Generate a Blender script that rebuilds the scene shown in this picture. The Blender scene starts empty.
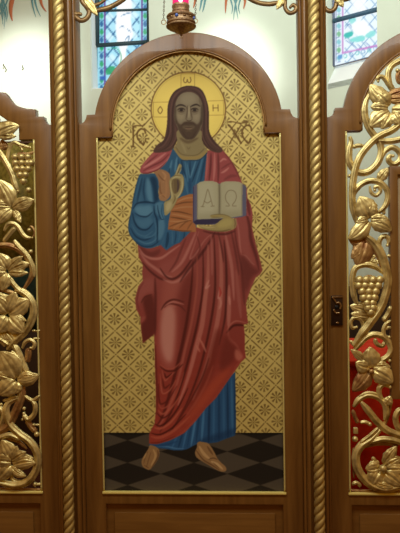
import bpy, bmesh, math, random
import numpy as np
from mathutils import Vector, Matrix
random.seed(7)
SC = bpy.context.scene
COL = SC.collection
PI = math.pi

# ------------------------------------------------------------------ camera
F = 640.0
CY, CP, CR = .0556, -.0232, -.0163
CAM = np.array([.1844, -2.5827, 1.735])


def cam_axes(yaw, pitch, roll):
    cy, sy = math.cos(yaw), math.sin(yaw)
    r = np.array([cy, sy, 0.]); f = np.array([-sy, cy, 0.]); u = np.array([0, 0, 1.])
    f2 = f*math.cos(pitch)+u*math.sin(pitch)
    u2 = -f*math.sin(pitch)+u*math.cos(pitch)
    return r*math.cos(roll)+u2*math.sin(roll), -r*math.sin(roll)+u2*math.cos(roll), f2


RX, UX, FX = cam_axes(CY, CP, CR)
cd = bpy.data.cameras.new('camera')
cam = bpy.data.objects.new('camera', cd)
COL.objects.link(cam)
cd.sensor_fit = 'VERTICAL'; cd.sensor_height = 24.0; cd.lens = 24.0*F/533.0
m = Matrix.Identity(4)
for i in range(3):
    m[i][0] = RX[i]; m[i][1] = UX[i]; m[i][2] = -FX[i]; m[i][3] = CAM[i]
cam.matrix_world = m
cd.clip_start = .05
SC.camera = cam
SC.view_settings.view_transform = 'Standard'
SC.view_settings.look = 'None'
SC.view_settings.gamma = 1.0
SC.view_settings.exposure = 0.0
SC.view_settings.use_curve_mapping = False


def P(px, py, Y=0.0):
    """point of the vertical plane y = Y seen at a place of the photograph"""
    d = FX+RX*(px-200)/F-UX*(py-266.5)/F
    q = CAM+d*(Y-CAM[1])/d[1]
    return (float(q[0]), float(Y), float(q[2]))


def to_px(W):
    d = W-CAM
    w = d@FX
    return 200+F*(d@RX)/w, 266.5-F*(d@UX)/w


# ------------------------------------------------------------------ world and lights
wd = bpy.data.worlds.new('world'); SC.world = wd; wd.use_nodes = True
bg = wd.node_tree.nodes['Background']
# the dim warm hall around: lighter overhead, darker floor
_n = wd.node_tree.nodes; _l = wd.node_tree.links
_tc = _n.new('ShaderNodeTexCoord'); _sx = _n.new('ShaderNodeSeparateXYZ'); _cr = _n.new('ShaderNodeValToRGB')
_mr = _n.new('ShaderNodeMapRange'); _mr.inputs['From Min'].default_value = -1; _mr.inputs['From Max'].default_value = 1
_l.new(_tc.outputs['Generated'], _sx.inputs[0]); _l.new(_sx.outputs['Z'], _mr.inputs['Value']); _l.new(_mr.outputs[0], _cr.inputs['Fac'])
_cr.color_ramp.elements[0].position = .25; _cr.color_ramp.elements[0].color = (.42, .15, .02, 1)
_cr.color_ramp.elements[1].position = .75; _cr.color_ramp.elements[1].color = (1.0, .50, .08, 1)
_l.new(_cr.outputs[0], bg.inputs['Color'])
bg.inputs['Strength'].default_value = .34


def area(name, loc, aim, size, power, color, sy=None, spread=180):
    l = bpy.data.lights.new(name, 'AREA')
    l.size = size; l.energy = power; l.color = color
    if sy: l.shape = 'RECTANGLE'; l.size_y = sy
    l.spread = math.radians(spread)
    o = bpy.data.objects.new(name, l); COL.objects.link(o)
    o.location = loc
    o.rotation_euler = (Vector(aim)-Vector(loc)).to_track_quat('-Z', 'Y').to_euler()
    return o


area('added_nave_light', (0, -1.35, 3.45), (0, 0, 2.3), 2.6, 45, (.86, .98, .98), sy=.5)  # unseen light, added to make the screen brighter and cooler towards the top
area('sanctuary_light', (.2, 1.6, 4.3), (.2, 3.4, 2.7), 2.4, 31, (.90, 1.0, .98), sy=.6)


def spot(name, loc, aim, power, ang, color=(1, 1, .95)):
    l = bpy.data.lights.new(name, 'SPOT'); l.energy = power; l.color = color
    l.spot_size = math.radians(ang); l.spot_blend = 1.0; l.shadow_soft_size = .15
    o = bpy.data.objects.new(name, l); COL.objects.link(o); o.location = loc
    o.rotation_euler = (Vector(aim)-Vector(loc)).to_track_quat('-Z', 'Y').to_euler()


spot('wall_spotlight', (-1.2, 1.5, 4.4), P(20, 85, 3.2), 300, 34)
spot('wall_spotlight', (.6, 1.5, 4.4), P(226, 80, 3.2), 330, 30)


# ------------------------------------------------------------------ helpers
def lin(c):
    c = np.asarray(c, float)/255.0
    return np.where(c <= .04045, c/12.92, ((c+.055)/1.055)**2.4)


def tag(o, label=None, cat=None, group=None, kind=None):
    if label: o['label'] = label
    if cat: o['category'] = cat
    if group: o['group'] = group
    if kind: o['kind'] = kind
    return o


def empty(name, loc, label=None, cat=None, group=None, kind=None):
    o = bpy.data.objects.new(name, None); COL.objects.link(o)
    o.location = loc; o.empty_display_size = .05
    return tag(o, label, cat, group, kind)


def wloc(p):
    v = Vector((0, 0, 0))
    while p is not None:
        v += Vector(p.location); p = p.parent
    return v


def mesh(name, V, Fc, mat, parent=None, smooth=True, col=None, angle=None, uv=None):
    """V in world coordinates; becomes ONE mesh object"""
    off = wloc(parent)
    me = bpy.data.meshes.new(name)
    V = np.asarray(V, float)-np.array(off)
    me.from_pydata([tuple(v) for v in V], [], [tuple(f) for f in Fc])
    if col is not None:
        a = me.color_attributes.new('Col', 'FLOAT_COLOR', 'POINT')
        c4 = np.ones((len(V), 4), np.float32); c4[:, :3] = col
        a.data.foreach_set('color', c4.ravel())
    me.validate()
    bm = bmesh.new(); bm.from_mesh(me)
    if len(Fc) < 30000: bmesh.ops.recalc_face_normals(bm, faces=bm.faces)
    bm.to_mesh(me); bm.free()
    if smooth:
        me.polygons.foreach_set('use_smooth', [True]*len(me.polygons))
        if angle: me.set_sharp_from_angle(angle=math.radians(angle))
    me.materials.append(mat)
    o = bpy.data.objects.new(name, me); COL.objects.link(o)
    if parent: o.parent = parent
    return o


class MB:
    def __init__(s): s.v = []; s.f = []

    def add(s, V, Fc):
        n = len(s.v); s.v += [tuple(map(float, v)) for v in V]
        s.f += [tuple(i+n for i in f) for f in Fc]; return s

    def box(s, x0, x1, y0, y1, z0, z1, b=0.0):
        bm = bmesh.new(); bmesh.ops.create_cube(bm, size=1)
        for v in bm.verts:
            v.co = ((x0+x1)/2+v.co.x*(x1-x0), (y0+y1)/2+v.co.y*(y1-y0), (z0+z1)/2+v.co.z*(z1-z0))
        if b: bmesh.ops.bevel(bm, geom=bm.edges[:], offset=b, segments=2, affect='EDGES', profile=.5)
        bm.verts.index_update()
        s.add([v.co for v in bm.verts], [[v.index for v in f.verts] for f in bm.faces]); bm.free()
        return s

    def ball(s, c, r, sq=(1, 1, 1), n=10):
        V = []; Fc = []
        for i in range(n+1):
            a = PI*i/n
            for j in range(n*2):
                b = PI*j/n
                V.append((c[0]+r*sq[0]*math.sin(a)*math.cos(b), c[1]+r*sq[1]*math.sin(a)*math.sin(b), c[2]+r*sq[2]*math.cos(a)))
        N = n*2
        for i in range(n):
            for j in range(N):
                q = [i*N+j, i*N+(j+1) % N, (i+1)*N+(j+1) % N, (i+1)*N+j]
                if i == 0: q = [i*N, (i+1)*N+(j+1) % N, (i+1)*N+j]
                elif i == n-1: q = [i*N+j, i*N+(j+1) % N, (i+1)*N]
                Fc.append(q)
        # merge pole vertices
        return s.add(V, Fc)

    def lathe(s, cx, cy, prof, n=40):
        V = []; Fc = []
        for r, z in prof:
            for j in range(n):
                a = 2*PI*j/n
                V.append((cx+r*math.cos(a), cy+r*math.sin(a), z))
        for i in range(len(prof)-1):
            for j in range(n):
                Fc.append((i*n+j, i*n+(j+1) % n, (i+1)*n+(j+1) % n, (i+1)*n+j))
        Fc.append(tuple(range(n))); Fc.append(tuple((len(prof)-1)*n+j for j in range(n)))
        return s.add(V, Fc)

    def build(s, name, mat, parent=None, smooth=True, angle=35, **k):
        return mesh(name, s.v, s.f, mat, parent, smooth, angle=angle, **k)


def spline(pts, n=6, closed=False):
    p = np.asarray(pts, float)
    if len(p) < 3: n = max(n, 8)
    out = []
    N = len(p)
    rng = range(N) if closed else range(N-1)
    for i in rng:
        if closed: a, b, c, d = p[(i-1) % N], p[i], p[(i+1) % N], p[(i+2) % N]
        else: a, b, c, d = p[max(i-1, 0)], p[i], p[i+1], p[min(i+2, N-1)]
        for k in range(n):
            t = k/n
            out.append(.5*((2*b)+(-a+c)*t+(2*a-5*b+4*c-d)*t*t+(-a+3*b-3*c+d)*t**3))
    if not closed: out.append(p[-1])
    return np.array(out)


def tube_geo(C, Rr, ns=12, ridge=.0, squash=1.0, cap=True):
    """C world centre line, Rr radii; rounded ends"""
    C = np.asarray(C, float); Rr = np.asarray(Rr, float); n = len(C)
    T = np.gradient(C, axis=0); T /= np.linalg.norm(T, axis=1)[:, None]+1e-9
    V = []; Fc = []
    ref = np.array([0, 1., 0])
    for i in range(n):
        t = T[i]
        r0 = ref if abs(t@ref) < .9 else np.array([0, 0, 1.])
        nrm = np.cross(t, r0); nrm /= np.linalg.norm(nrm)
        b = np.cross(nrm, t)
        for j in range(ns):
            a = 2*PI*j/ns
            rr = Rr[i]*(1+ridge*math.cos(5*a+PI/2))
            V.append(C[i]+nrm*rr*math.cos(a)+b*rr*squash*math.sin(a))
    for i in range(n-1):
        for j in range(ns):
            Fc.append((i*ns+j, i*ns+(j+1) % ns, (i+1)*ns+(j+1) % ns, (i+1)*ns+j))
    if cap:
        Fc.append(tuple(range(ns))); Fc.append(tuple((n-1)*ns+j for j in range(ns)))
    return V, Fc


# ------------------------------------------------------------------ materials
def mat(name, color=(.5, .5, .5), rough=.5, metal=0.0, spec=.5, coat=0.0, emit=None, es=1.0):
    M = bpy.data.materials.new(name); M.use_nodes = True
    b = M.node_tree.nodes['Principled BSDF']
    b.inputs['Base Color'].default_value = (*color, 1)
    b.inputs['Roughness'].default_value = rough
    b.inputs['Metallic'].default_value = metal
    b.inputs['Specular IOR Level'].default_value = spec
    b.inputs['Coat Weight'].default_value = coat
    if emit:
        b.inputs['Emission Color'].default_value = (*emit, 1); b.inputs['Emission Strength'].default_value = es
    return M


def noise_color(M, c1, c2, scale=(5, 5, 5), nscale=3.0, detail=6, bump=0.0, lo=.35, hi=.65, distort=0.0):
    nt = M.node_tree; N = nt.nodes; L = nt.links; b = N['Principled BSDF']
    tc = N.new('ShaderNodeTexCoord'); mp = N.new('ShaderNodeMapping'); mp.inputs['Scale'].default_value = scale
    no = N.new('ShaderNodeTexNoise'); no.inputs['Scale'].default_value = nscale; no.inputs['Detail'].default_value = detail
    no.inputs['Distortion'].default_value = distort
    cr = N.new('ShaderNodeValToRGB')
    cr.color_ramp.elements[0].position = lo; cr.color_ramp.elements[0].color = (*c1, 1)
    cr.color_ramp.elements[1].position = hi; cr.color_ramp.elements[1].color = (*c2, 1)
    L.new(tc.outputs['Object'], mp.inputs['Vector']); L.new(mp.outputs[0], no.inputs['Vector'])
    L.new(no.outputs['Fac'], cr.inputs['Fac']); L.new(cr.outputs[0], b.inputs['Base Color'])
    if bump:
        bp = N.new('ShaderNodeBump'); bp.inputs['Strength'].default_value = bump; bp.inputs['Distance'].default_value = .004
        L.new(no.outputs['Fac'], bp.inputs['Height']); L.new(bp.outputs[0], b.inputs['Normal'])
    return M


WOOD_A, WOOD_B = (.162, .064, .011), (.240, .103, .020)
M_wood = noise_color(mat('stained_wood', rough=.42, spec=.45, coat=.12), WOOD_A, WOOD_B, (14, 14, 1.1), 3.0, 8, .06, .3, .7, .6)
M_woodh = noise_color(mat('stained_wood_level_grain', rough=.42, spec=.45, coat=.12), WOOD_A, WOOD_B, (1.1, 14, 14), 3.0, 8, .06, .3, .7, .6)
M_wooddk = noise_color(mat('dark_stained_wood', rough=.45, spec=.4), (.075, .028, .009), (.125, .05, .016), (14, 14, 1.1), 3.0, 8, .06, .3, .7, .6)
M_gold = noise_color(mat('gilding', rough=.40, metal=.66), (.40, .27, .085), (.86, .68, .28), (6, 6, 6), 5.0, 5, .10, .3, .62)
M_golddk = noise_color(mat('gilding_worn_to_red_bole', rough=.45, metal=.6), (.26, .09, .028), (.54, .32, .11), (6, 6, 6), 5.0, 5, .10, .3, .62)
M_rope = noise_color(mat('rope_gilding', rough=.48, metal=.6), (.40, .26, .075), (.66, .49, .18), (3, 3, 3), 5.0, 5, .05, .3, .65)
M_bead = mat('bead_gilding', (.80, .66, .24), .35, .35)
M_brass = noise_color(mat('aged_brass', rough=.32, metal=.9), (.24, .13, .055), (.46, .29, .13), (20, 20, 20), 4, 5, .1)
M_wall = noise_color(mat('cream_plaster', rough=.9, spec=.1), (.72, .80, .66), (.78, .86, .72), (1, 1, 1), 2, 3)
M_wallbaked = mat('white_plaster_baked_light', (.90, .95, .95), .9, spec=.1)  # daylight falling on jamb and sills is put into this whiter colour
M_black = mat('dark_metal', (.02, .018, .016), .4, .6)


def attr_mat(name, rough=.5, metal=0.0, spec=.3, emit=0.0, bump=0.0):
    M = mat(name, rough=rough, metal=metal, spec=spec)
    N = M.node_tree.nodes; L = M.node_tree.links; b = N['Principled BSDF']
    a = N.new('ShaderNodeVertexColor'); a.layer_name = 'Col'
    L.new(a.outputs['Color'], b.inputs['Base Color'])
    if emit:
        L.remove(b.inputs['Base Color'].links[0]); b.inputs['Base Color'].default_value = (.03, .04, .05, 1)
        L.new(a.outputs['Color'], b.inputs['Emission Color']); b.inputs['Emission Strength'].default_value = emit
    return M


M_paint = attr_mat('icon_paint', .6, 0, .15)
M_leaf = attr_mat('gold_leaf_ground', .55, .0, .25)
M_mural = attr_mat('mural_paint', .9, 0, .05)
M_glass = attr_mat('stained_glass', .3, 0, .3, emit=1.0)


# ------------------------------------------------------------------ painting engine
class Canvas:
    def __init__(s, x0, y0, w, h, S=3, base=(0, 0, 0)):
        s.x0, s.y0, s.S = x0, y0, S
        s.W, s.H = int(w*S), int(h*S)
        s.rgb = np.zeros((s.H, s.W, 3), np.float32)+np.array(base, np.float32)
        s.rid = np.zeros((s.H, s.W), np.int32)
        s.masks = {}

    def coords(s):
        x = s.x0+(np.arange(s.W)+.5)/s.S; y = s.y0+(np.arange(s.H)+.5)/s.S
        return np.meshgrid(x, y)

    def _box(s, p, pad):
        a = ((p.min(0)-pad-(s.x0, s.y0))*s.S).astype(int); b = ((p.max(0)+pad-(s.x0, s.y0))*s.S).astype(int)+2
        a = np.clip(a, 0, (s.W, s.H)); b = np.clip(b, 0, (s.W, s.H))
        return a[0], b[0], a[1], b[1]

    def _grid(s, bx):
        x = s.x0+(np.arange(bx[0], bx[1])+.5)/s.S; y = s.y0+(np.arange(bx[2], bx[3])+.5)/s.S
        return np.meshgrid(x, y)

    def fill(s, pts, col, smooth=True, name=None, rid=None, clip=None, blur=.25, alpha=1.0):
        p = np.asarray(pts, float)
        if smooth: p = spline(p, 4, True)
        bx = s._box(p, blur*3+1)
        if bx[0] >= bx[1] or bx[2] >= bx[3]: return
        X, Y = s._grid(bx); ins = np.zeros(X.shape, bool)
        q = np.roll(p, -1, 0)
        for (ax, ay), (cx, cy) in zip(p, q):
            if ay == cy: continue
            c = ((ay > Y) != (cy > Y)) & (X < (cx-ax)*(Y-ay)/(cy-ay)+ax)
            ins ^= c
        msk = s._blur(ins.astype(np.float32), blur*s.S)
        if clip: msk = msk*s.masks[clip][bx[2]:bx[3], bx[0]:bx[1]]
        s._put(bx, msk*alpha, col)
        if name:
            M = s.masks.get(name)
            if M is None: M = np.zeros((s.H, s.W), np.float32); s.masks[name] = M
            sl = M[bx[2]:bx[3], bx[0]:bx[1]]; np.maximum(sl, msk, out=sl)
            for k in s.masks:
                if k != name and rid is not None: s.masks[k][bx[2]:bx[3], bx[0]:bx[1]] *= 1-msk
        if rid is not None: s.rid[bx[2]:bx[3], bx[0]:bx[1]][msk > .5] = rid

    def _blur(s, a, sig):
        if sig < .3: return a
        r = int(sig*2.5)+1; k = np.exp(-.5*(np.arange(-r, r+1)/sig)**2); k /= k.sum()
        for ax in (0, 1):
            pad = [(0, 0), (0, 0)]; pad[ax] = (r, r)
            b = np.pad(a, pad, mode='edge'); o = np.zeros_like(a)
            for i, w in enumerate(k):
                o += w*(b[i:i+a.shape[0]] if ax == 0 else b[:, i:i+a.shape[1]])
            a = o
        return a

    def _put(s, bx, m, col):
        t = s.rgb[bx[2]:bx[3], bx[0]:bx[1]]
        t += (np.array(col, np.float32)-t)*m[..., None]

    def stroke(s, pts, col, w=1.0, blur=.5, alpha=1.0, clip=None, taper=True, smooth=True):
        p = np.asarray(pts, float)
        if smooth and len(p) > 2: p = spline(p, 4)
        bx = s._box(p, w/2+blur*2+1)
        if bx[0] >= bx[1] or bx[2] >= bx[3]: return
        X, Y = s._grid(bx); best = np.full(X.shape, -1e3); n = len(p)-1
        for i in range(n):
            a, b = p[i], p[i+1]; d = b-a; L = d@d+1e-9
            t = np.clip(((X-a[0])*d[0]+(Y-a[1])*d[1])/L, 0, 1)
            D = np.hypot(X-a[0]-t*d[0], Y-a[1]-t*d[1])
            ww = w/2*(np.clip(np.sin(PI*(i+t)/n), 0, 1)**.6*.85+.15 if taper else 1)
            best = np.maximum(best, ww-D)
        mk = np.clip(.5+best/(2*max(blur, .15)), 0, 1); mk = mk*mk*(3-2*mk)
        if clip: mk = mk*s.masks[clip][bx[2]:bx[3], bx[0]:bx[1]]
        s._put(bx, mk*alpha, col)

    def sample(s, px, py):
        x = np.clip((px-s.x0)*s.S-.5, 0, s.W-1.001); y = np.clip((py-s.y0)*s.S-.5, 0, s.H-1.001)
        i, j = x.astype(int), y.astype(int); fx, fy = (x-i)[:, None], (y-j)[:, None]
        r = s.rgb
        return (r[j, i]*(1-fx)+r[j, i+1]*fx)*(1-fy)+(r[j+1, i]*(1-fx)+r[j+1, i+1]*fx)*fy

    def ids(s, px, py):
        x = np.clip(((px-s.x0)*s.S).astype(int), 0, s.W-1); y = np.clip(((py-s.y0)*s.S).astype(int), 0, s.H-1)
        return s.rid[y, x]


# ------------------------------------------------------------------ the painted icon (traced onto its flat board)
YB = .012                                   # the board lies a little behind the frame's face
KY = [40, 110, 160, 220, 270, 350, 420, 500]
KR = [1, .92, .81, .67, .58, .47, .40, .34]
KG = [1, .91, .77, .62, .52, .40, .32, .26]
KB = [1, .91, .745, .57, .465, .335, .255, .195]


def Kf(y):
    return np.stack([np.interp(y, KY, k) for k in (KR, KG, KB)], -1)


def delin(c):
    return np.where(c <= .0031308, c*12.92, 1.055*np.clip(c, 1e-9, None)**(1/2.4)-.055)


cv = Canvas(92, 46, 200, 452, 3)
PXg, PYg = cv.coords()
D = FX[None, None]+RX*((PXg-200)/F)[..., None]-UX*((PYg-266.5)/F)[..., None]
tt = (YB-CAM[1])/D[..., 1]
WX = CAM[0]+D[..., 0]*tt; WZ = CAM[2]+D[..., 2]*tt


def smoothstep(a, b, x):
    t = np.clip((x-a)/(b-a), 0, 1); return t*t*(3-2*t)


# stencilled ground: diamonds with eight-petalled flowers
la, lb = .0474, .0494
zz = WZ-1.7
def po(c): return c[0]+c[1]*WX+c[2]*zz+c[3]*WX*zz+c[4]*WX*WX+c[5]*zz*zz
pp = (WX/la+WZ/lb)/2-po([.6615, .6531, -.4428, -.3533, -.1573, -.1421])
qq = (WX/la-WZ/lb)/2-po([.0208, .1239, -.2204, -.4483, -1.3397, -.1593])
dp = pp-np.round(pp); dq = qq-np.round(qq)
uu = (dp+dq)*12; vv = (dp-dq)*12
ed = lambda a, b: (1-smoothstep(.012, .062, .5-np.abs(a)))*(1-smoothstep(.37, .44, np.abs(b)))
ink = np.maximum(ed(dp, dq), ed(dq, dp))
ink = np.maximum(ink, 1-smoothstep(.35, 1.2, 12*np.hypot(np.abs(uu/12)-1, vv/12)))
ink = np.maximum(ink, 1-smoothstep(.35, 1.2, 12*np.hypot(np.abs(vv/12)-1, uu/12)))
rr = np.hypot(uu, vv); th = np.arctan2(vv, uu); dth = (th+PI/8) % (PI/4)-PI/8
pw = .26+np.clip(rr-1.5, 0, 4.0)*.21
pet = (1-smoothstep(-.35, .45, np.abs(rr*np.sin(dth))-pw))*smoothstep(.6, 1.5, rr)*(1-smoothstep(5.5, 6.4, rr))
ink = np.maximum(ink, pet*.92)
ink = np.maximum(ink, 1-smoothstep(.3, 1.0, rr))
var = .5+.5*np.sin(WX*23+3*np.sin(WZ*9))*np.sin(WZ*17+2*np.sin(WX*13))
ink *= .72+.22*var
gA = lin((210, 184, 106)); gB = lin((98, 70, 26))
alb = gA*(1-ink[..., None])+gB*ink[..., None]
cv.rgb[:] = delin(alb*Kf(PYg))*1.0
C_ = lambda r, g, b: np.array((r, g, b), float)/255


def ramp(stops, y):
    ys = [s[0] for s in stops]
    return [np.array([np.interp(y, ys, [s[1][j][k] for s in stops]) for k in range(3)])/255 for j in range(len(stops[0][1]))]


RED = [(150, [(74, 28, 28), (130, 58, 54), (176, 108, 98)]), (230, [(60, 21, 18), (114, 51, 43), (160, 98, 83)]),
       (290, [(56, 19, 14), (108, 46, 37), (152, 94, 79)]), (360, [(54, 15, 9), (104, 34, 23), (138, 70, 52)]),
       (440, [(52, 14, 8), (106, 33, 20), (138, 62, 40)])]
BLU = [(150, [(15, 35, 54), (40, 72, 94), (96, 132, 146)]), (230, [(14, 31, 47), (36, 63, 82), (80, 112, 124)]),
       (380, [(14, 26, 38), (28, 50, 66), (44, 72, 88)]), (440, [(12, 24, 40), (28, 54, 78), (60, 92, 112)])]


def fold(pts, st, k, w=2.0, blur=1.0, alpha=.8, clip=None, taper=True):
    y = sum(p[1] for p in pts)/len(pts); c = ramp(st, y)
    col = c[1]+(c[2]-c[1])*k if k > 0 else c[1]+(c[0]-c[1])*(-k)
    cv.stroke(pts, col, w, blur, alpha, clip, taper)


def patch(pts, st, k, blur=1.2, alpha=.8, clip=None, smooth=True):
    y = sum(p[1] for p in pts)/len(pts); c = ramp(st, y)
    col = c[1]+(c[2]-c[1])*k if k > 0 else c[1]+(c[0]-c[1])*(-k)
    cv.fill(pts, col, smooth, None, None, clip, blur, alpha)


# --- lettering beside the halo
LC = C_(92, 62, 22)
for s_ in ([(133.2, 127), (133.3, 137), (133.2, 146.5)],):
    cv.stroke(s_, LC, 1.8, .4, .9, taper=False)
cv.stroke([(133, 126.3), (137, 125.6), (142.5, 125.8), (144.5, 124)], LC, 1.4, .4, .85, taper=False)
cv.stroke([(131.5, 146.8), (134.5, 146.5)], LC, 1.2, .4, .8, taper=False)
cv.stroke([(145.5, 133), (144.3, 129.8), (141, 129), (138.3, 131), (137, 134.5), (137.8, 138.5), (140.5, 142), (143.3, 145)], LC, 1.8, .4, .9, taper=False)
cv.stroke([(143.3, 145), (145, 142), (145.8, 138.5)], LC, 1.3, .4, .8, taper=False)
cv.stroke([(228.5, 125.3), (231, 127.5), (235, 133.5), (239, 140), (241, 143)], LC, 2.0, .4, .9, taper=False)
cv.stroke([(240.5, 126), (237.5, 131), (233, 137.5), (229.5, 143.5)], LC, 1.4, .4, .8, taper=False)
cv.stroke([(251.5, 130.5), (250.5, 126.5), (247, 125.3), (243.5, 128), (242, 132.5), (243.3, 137.5), (246, 141), (248.3, 143.2), (250.3, 140.3), (250.6, 138.5)], LC, 1.8, .4, .9, taper=False)
cv.stroke([(227.5, 122), (233, 121.8), (239, 123.2), (244, 122.8), (247, 121.5)], LC, 1.3, .4, .8, taper=False)
cv.stroke([(243, 122), (247.5, 121.8)], LC, 2.4, .5, .6, taper=False)

# --- floor of the painting
fu = (PXg-127.6)/33.2; fv = (PYg-451.5)/11.2
cu = np.round((fu+fv)/2+.0); a_ = (fu+fv)/2; b_ = (fu-fv)/2
ca = np.floor(a_+.5); cb = np.floor(b_+.5)
isdark = ((ca+cb).astype(int) % 2 == 0)
fm = PYg > 432.8
ey = np.minimum(np.abs(a_-np.floor(a_)-.5), np.abs(b_-np.floor(b_)-.5))
lt = smoothstep(0, .025, ey)
mid = C_(34, 25, 16)
fc = np.where(isdark[..., None], C_(23, 16, 10), C_(52, 40, 28))
fc = mid*(1-lt[..., None])+fc*lt[..., None]
cv.rgb[fm] = fc[fm]; cv.rid[fm] = 2
sh = smoothstep(436, 432.8, PYg)*fm
cv.rgb *= (1-.45*sh)[..., None]

# --- halo
HX, HY = 188.4, 109.2
rh = np.hypot(PXg-HX, PYg-HY)
hm = smoothstep(37.6, 36.9, rh)
hg = C_(218, 187, 88)*(1-.05*smoothstep(15, 37, rh))[..., None]
cv.rgb[:] = cv.rgb*(1-hm[..., None])+hg*hm[..., None]
cv.rid[rh < 37.8] = 1
cv.rgb[:] = cv.rgb+(C_(96, 62, 24)-cv.rgb)*(.85*np.clip(1.35-np.abs(rh-37.2)/.75, 0, 1))[..., None]
cv.rgb[:] = cv.rgb+(C_(150, 115, 48)-cv.rgb)*(.35*np.clip(1.0-np.abs(rh-35.2)/.5, 0, 1))[..., None]
HL = C_(150, 116, 52)
for a, b in (((181, 73.5), (181, 88)), ((194.6, 73.5), (194.6, 88)), ((153, 102.3), (168, 102)), ((153, 117), (168, 117)),
             ((208, 101), (223.5, 100.5)), ((208, 115.3), (224, 115)), ((153.3, 102), (153.3, 117)), ((223.8, 100.5), (223.8, 115)), ((181, 73.5), (194.6, 73.5))):
    cv.stroke([a, b], HL, .7, .3, .8, taper=False)
HLd = C_(112, 80, 32)
cv.stroke([(184.3, 77.5), (183.6, 80.5), (184.8, 82.6), (186.6, 82), (187.3, 79.5), (188, 82), (189.8, 82.6), (191, 80.3), (190.2, 77.3)], HLd, 1.0, .35, .9, taper=False)
cv.stroke([(160.3, 106.5), (157.9, 110.2), (160.2, 113.6), (162.4, 110), (160.3, 106.5)], HLd, 1.0, .35, .9, taper=False)
for a, b in (((213, 105), (213.2, 111)), ((218, 104.8), (218.2, 111)), ((213, 108), (218, 107.8))):
    cv.stroke([a, b], HLd, .9, .35, .9, taper=False)

# --- tunic (chest, sleeve, skirt)
cv.fill([(172, 149), (176, 150), (182, 158), (199, 158), (207, 150), (209, 160), (208, 186), (197, 200), (196, 238), (186, 244), (166, 253), (158, 246), (160, 200), (157, 176)], C_(39, 69, 90), True, 'tunic', 5)
T = 'tunic'
for a, b, k, w in (((177, 157), (175, 172), .7, 2.2), ((172, 160), (169, 174), .6, 2), ((181, 161), (186, 178), -.8, 1.6), ((185, 161), (188, 182), .5, 1.6), ((190, 161), (190, 176), -.8, 1.6),
                   ((196, 160), (190.5, 178), .7, 1.6), ((200, 160), (192, 182), -.9, 1.6), ((203, 157), (195, 186), .45, 1.8), ((206, 154), (200, 184), -.7, 2.2), ((187, 163), (190, 180), .6, 1.2), ((184, 175), (188, 194), .35, 2.5), ((182, 160), (183, 192), -.7, 1.8),
                   ((170, 168), (167.5, 180), -.8, 2.0), ((178, 160), (179, 175), -.7, 1.5)):
    fold([a, ((a[0]+b[0])/2, (a[1]+b[1])/2), b], BLU, k, w, .7, .75, T)
cv.stroke([(189.8, 178), (190, 185), (189.5, 193)], C_(28, 52, 76), 3, 1, .7, T)
# below the sash
for a, b, k, w in (((168, 232), (166, 248), -.8, 3), ((172, 231), (172, 244), .45, 1.5), ((176, 231), (174.5, 244), -.6, 1.4), ((180, 231), (178, 242), .35, 1.6), ((184.5, 231), (183, 240), -.6, 1.5), ((188, 231), (186, 238), .3, 1.5), ((164, 236), (161, 246), .3, 2)):
    fold([a, ((a[0]+b[0])/2+.5, (a[1]+b[1])/2), b], BLU, k, w, .7, .7, T)
# skirt
cv.fill([(150, 442), (149, 446), (154.5, 447.8), (167, 449), (174, 450.4), (181, 450.5), (187, 449.2), (195, 445), (199, 443), (207, 443.5), (217, 442.3), (226, 438.8), (235, 435.5), (236, 430), (235.8, 405), (235.2, 372), (225, 380), (200, 405), (180, 425)], C_(28, 50, 70), False, 'skirt', 13)
S_ = 'skirt'
for a, b, k, w in (((231.5, 378), (232.5, 436), .55, 2.4), ((227.5, 382), (228, 438), -.8, 2.2), ((223.5, 387), (224, 440), .35, 2.5), ((219, 392), (219, 442), -.6, 2.6), ((214, 398), (213.5, 442), .4, 2.4), ((209.5, 402), (208.5, 443), -.9, 2.6),
                   ((204, 408), (201.5, 442), .75, 2.6), ((199.5, 413), (196, 443), -.6, 2.2), ((196, 417), (191, 446), .85, 2.2), ((192, 421), (187, 448), -.5, 1.6), ((188, 425), (182.5, 449), .5, 1.8), ((183.5, 430), (178, 449), -.7, 1.8), ((177, 436), (172, 448), .3, 2), ((234.8, 378), (235.3, 436), -.9, 1.6)):
    fold([a, ((a[0]+b[0])/2, (a[1]+b[1])/2), b], BLU, k, w, .8, .75, S_)
cv.stroke([(156, 446), (168, 446.8), (176, 448.5), (184, 448.5)], C_(58, 84, 104), 1.6, .6, .6, S_)
cv.stroke([(152, 445.3), (165, 445), (178, 441)], C_(22, 42, 64), 2, .8, .8, S_)
patch([(222, 440), (236, 434), (236, 428), (216, 434), (200, 440), (200, 445)], BLU, -1, 1.5, .5, S_)

# --- feet
cv.fill([(150.5, 445), (158.3, 448.5), (159.3, 455), (156, 462.5), (149.8, 469.5), (146, 468.8), (142.5, 466), (141.6, 460.5), (145, 454), (148.5, 448.5)], C_(104, 70, 38), True, 'foot', 11)
for pts, c, w in (([(148, 451), (145, 458), (143.8, 464)], (78, 48, 24), 1.0), ([(151, 452), (148.5, 460), (146.5, 467)], (78, 48, 24), 1.0), ([(153, 449), (155.5, 456), (151, 466)], (132, 94, 54), 2.2),
                  ([(157.5, 450), (158, 457), (151.5, 468)], (66, 40, 22), 1.6), ([(146.5, 453), (143.6, 459)], (130, 92, 52), 1.4), ([(144, 465), (149, 468.3)], (72, 44, 22), 1.0)):
    cv.stroke(pts, C_(*c), w, .5, .8, 'foot')
cv.fill([(198, 442), (207, 442.8), (210.5, 446), (214.5, 452.5), (218.5, 460), (225.5, 466.8), (225.8, 471), (221, 471.5), (216, 469.5), (209.5, 465.5), (203, 461.8), (196.8, 457.5), (195, 452.5), (197, 447)], C_(106, 72, 40), True, 'foot2', 12)
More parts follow.
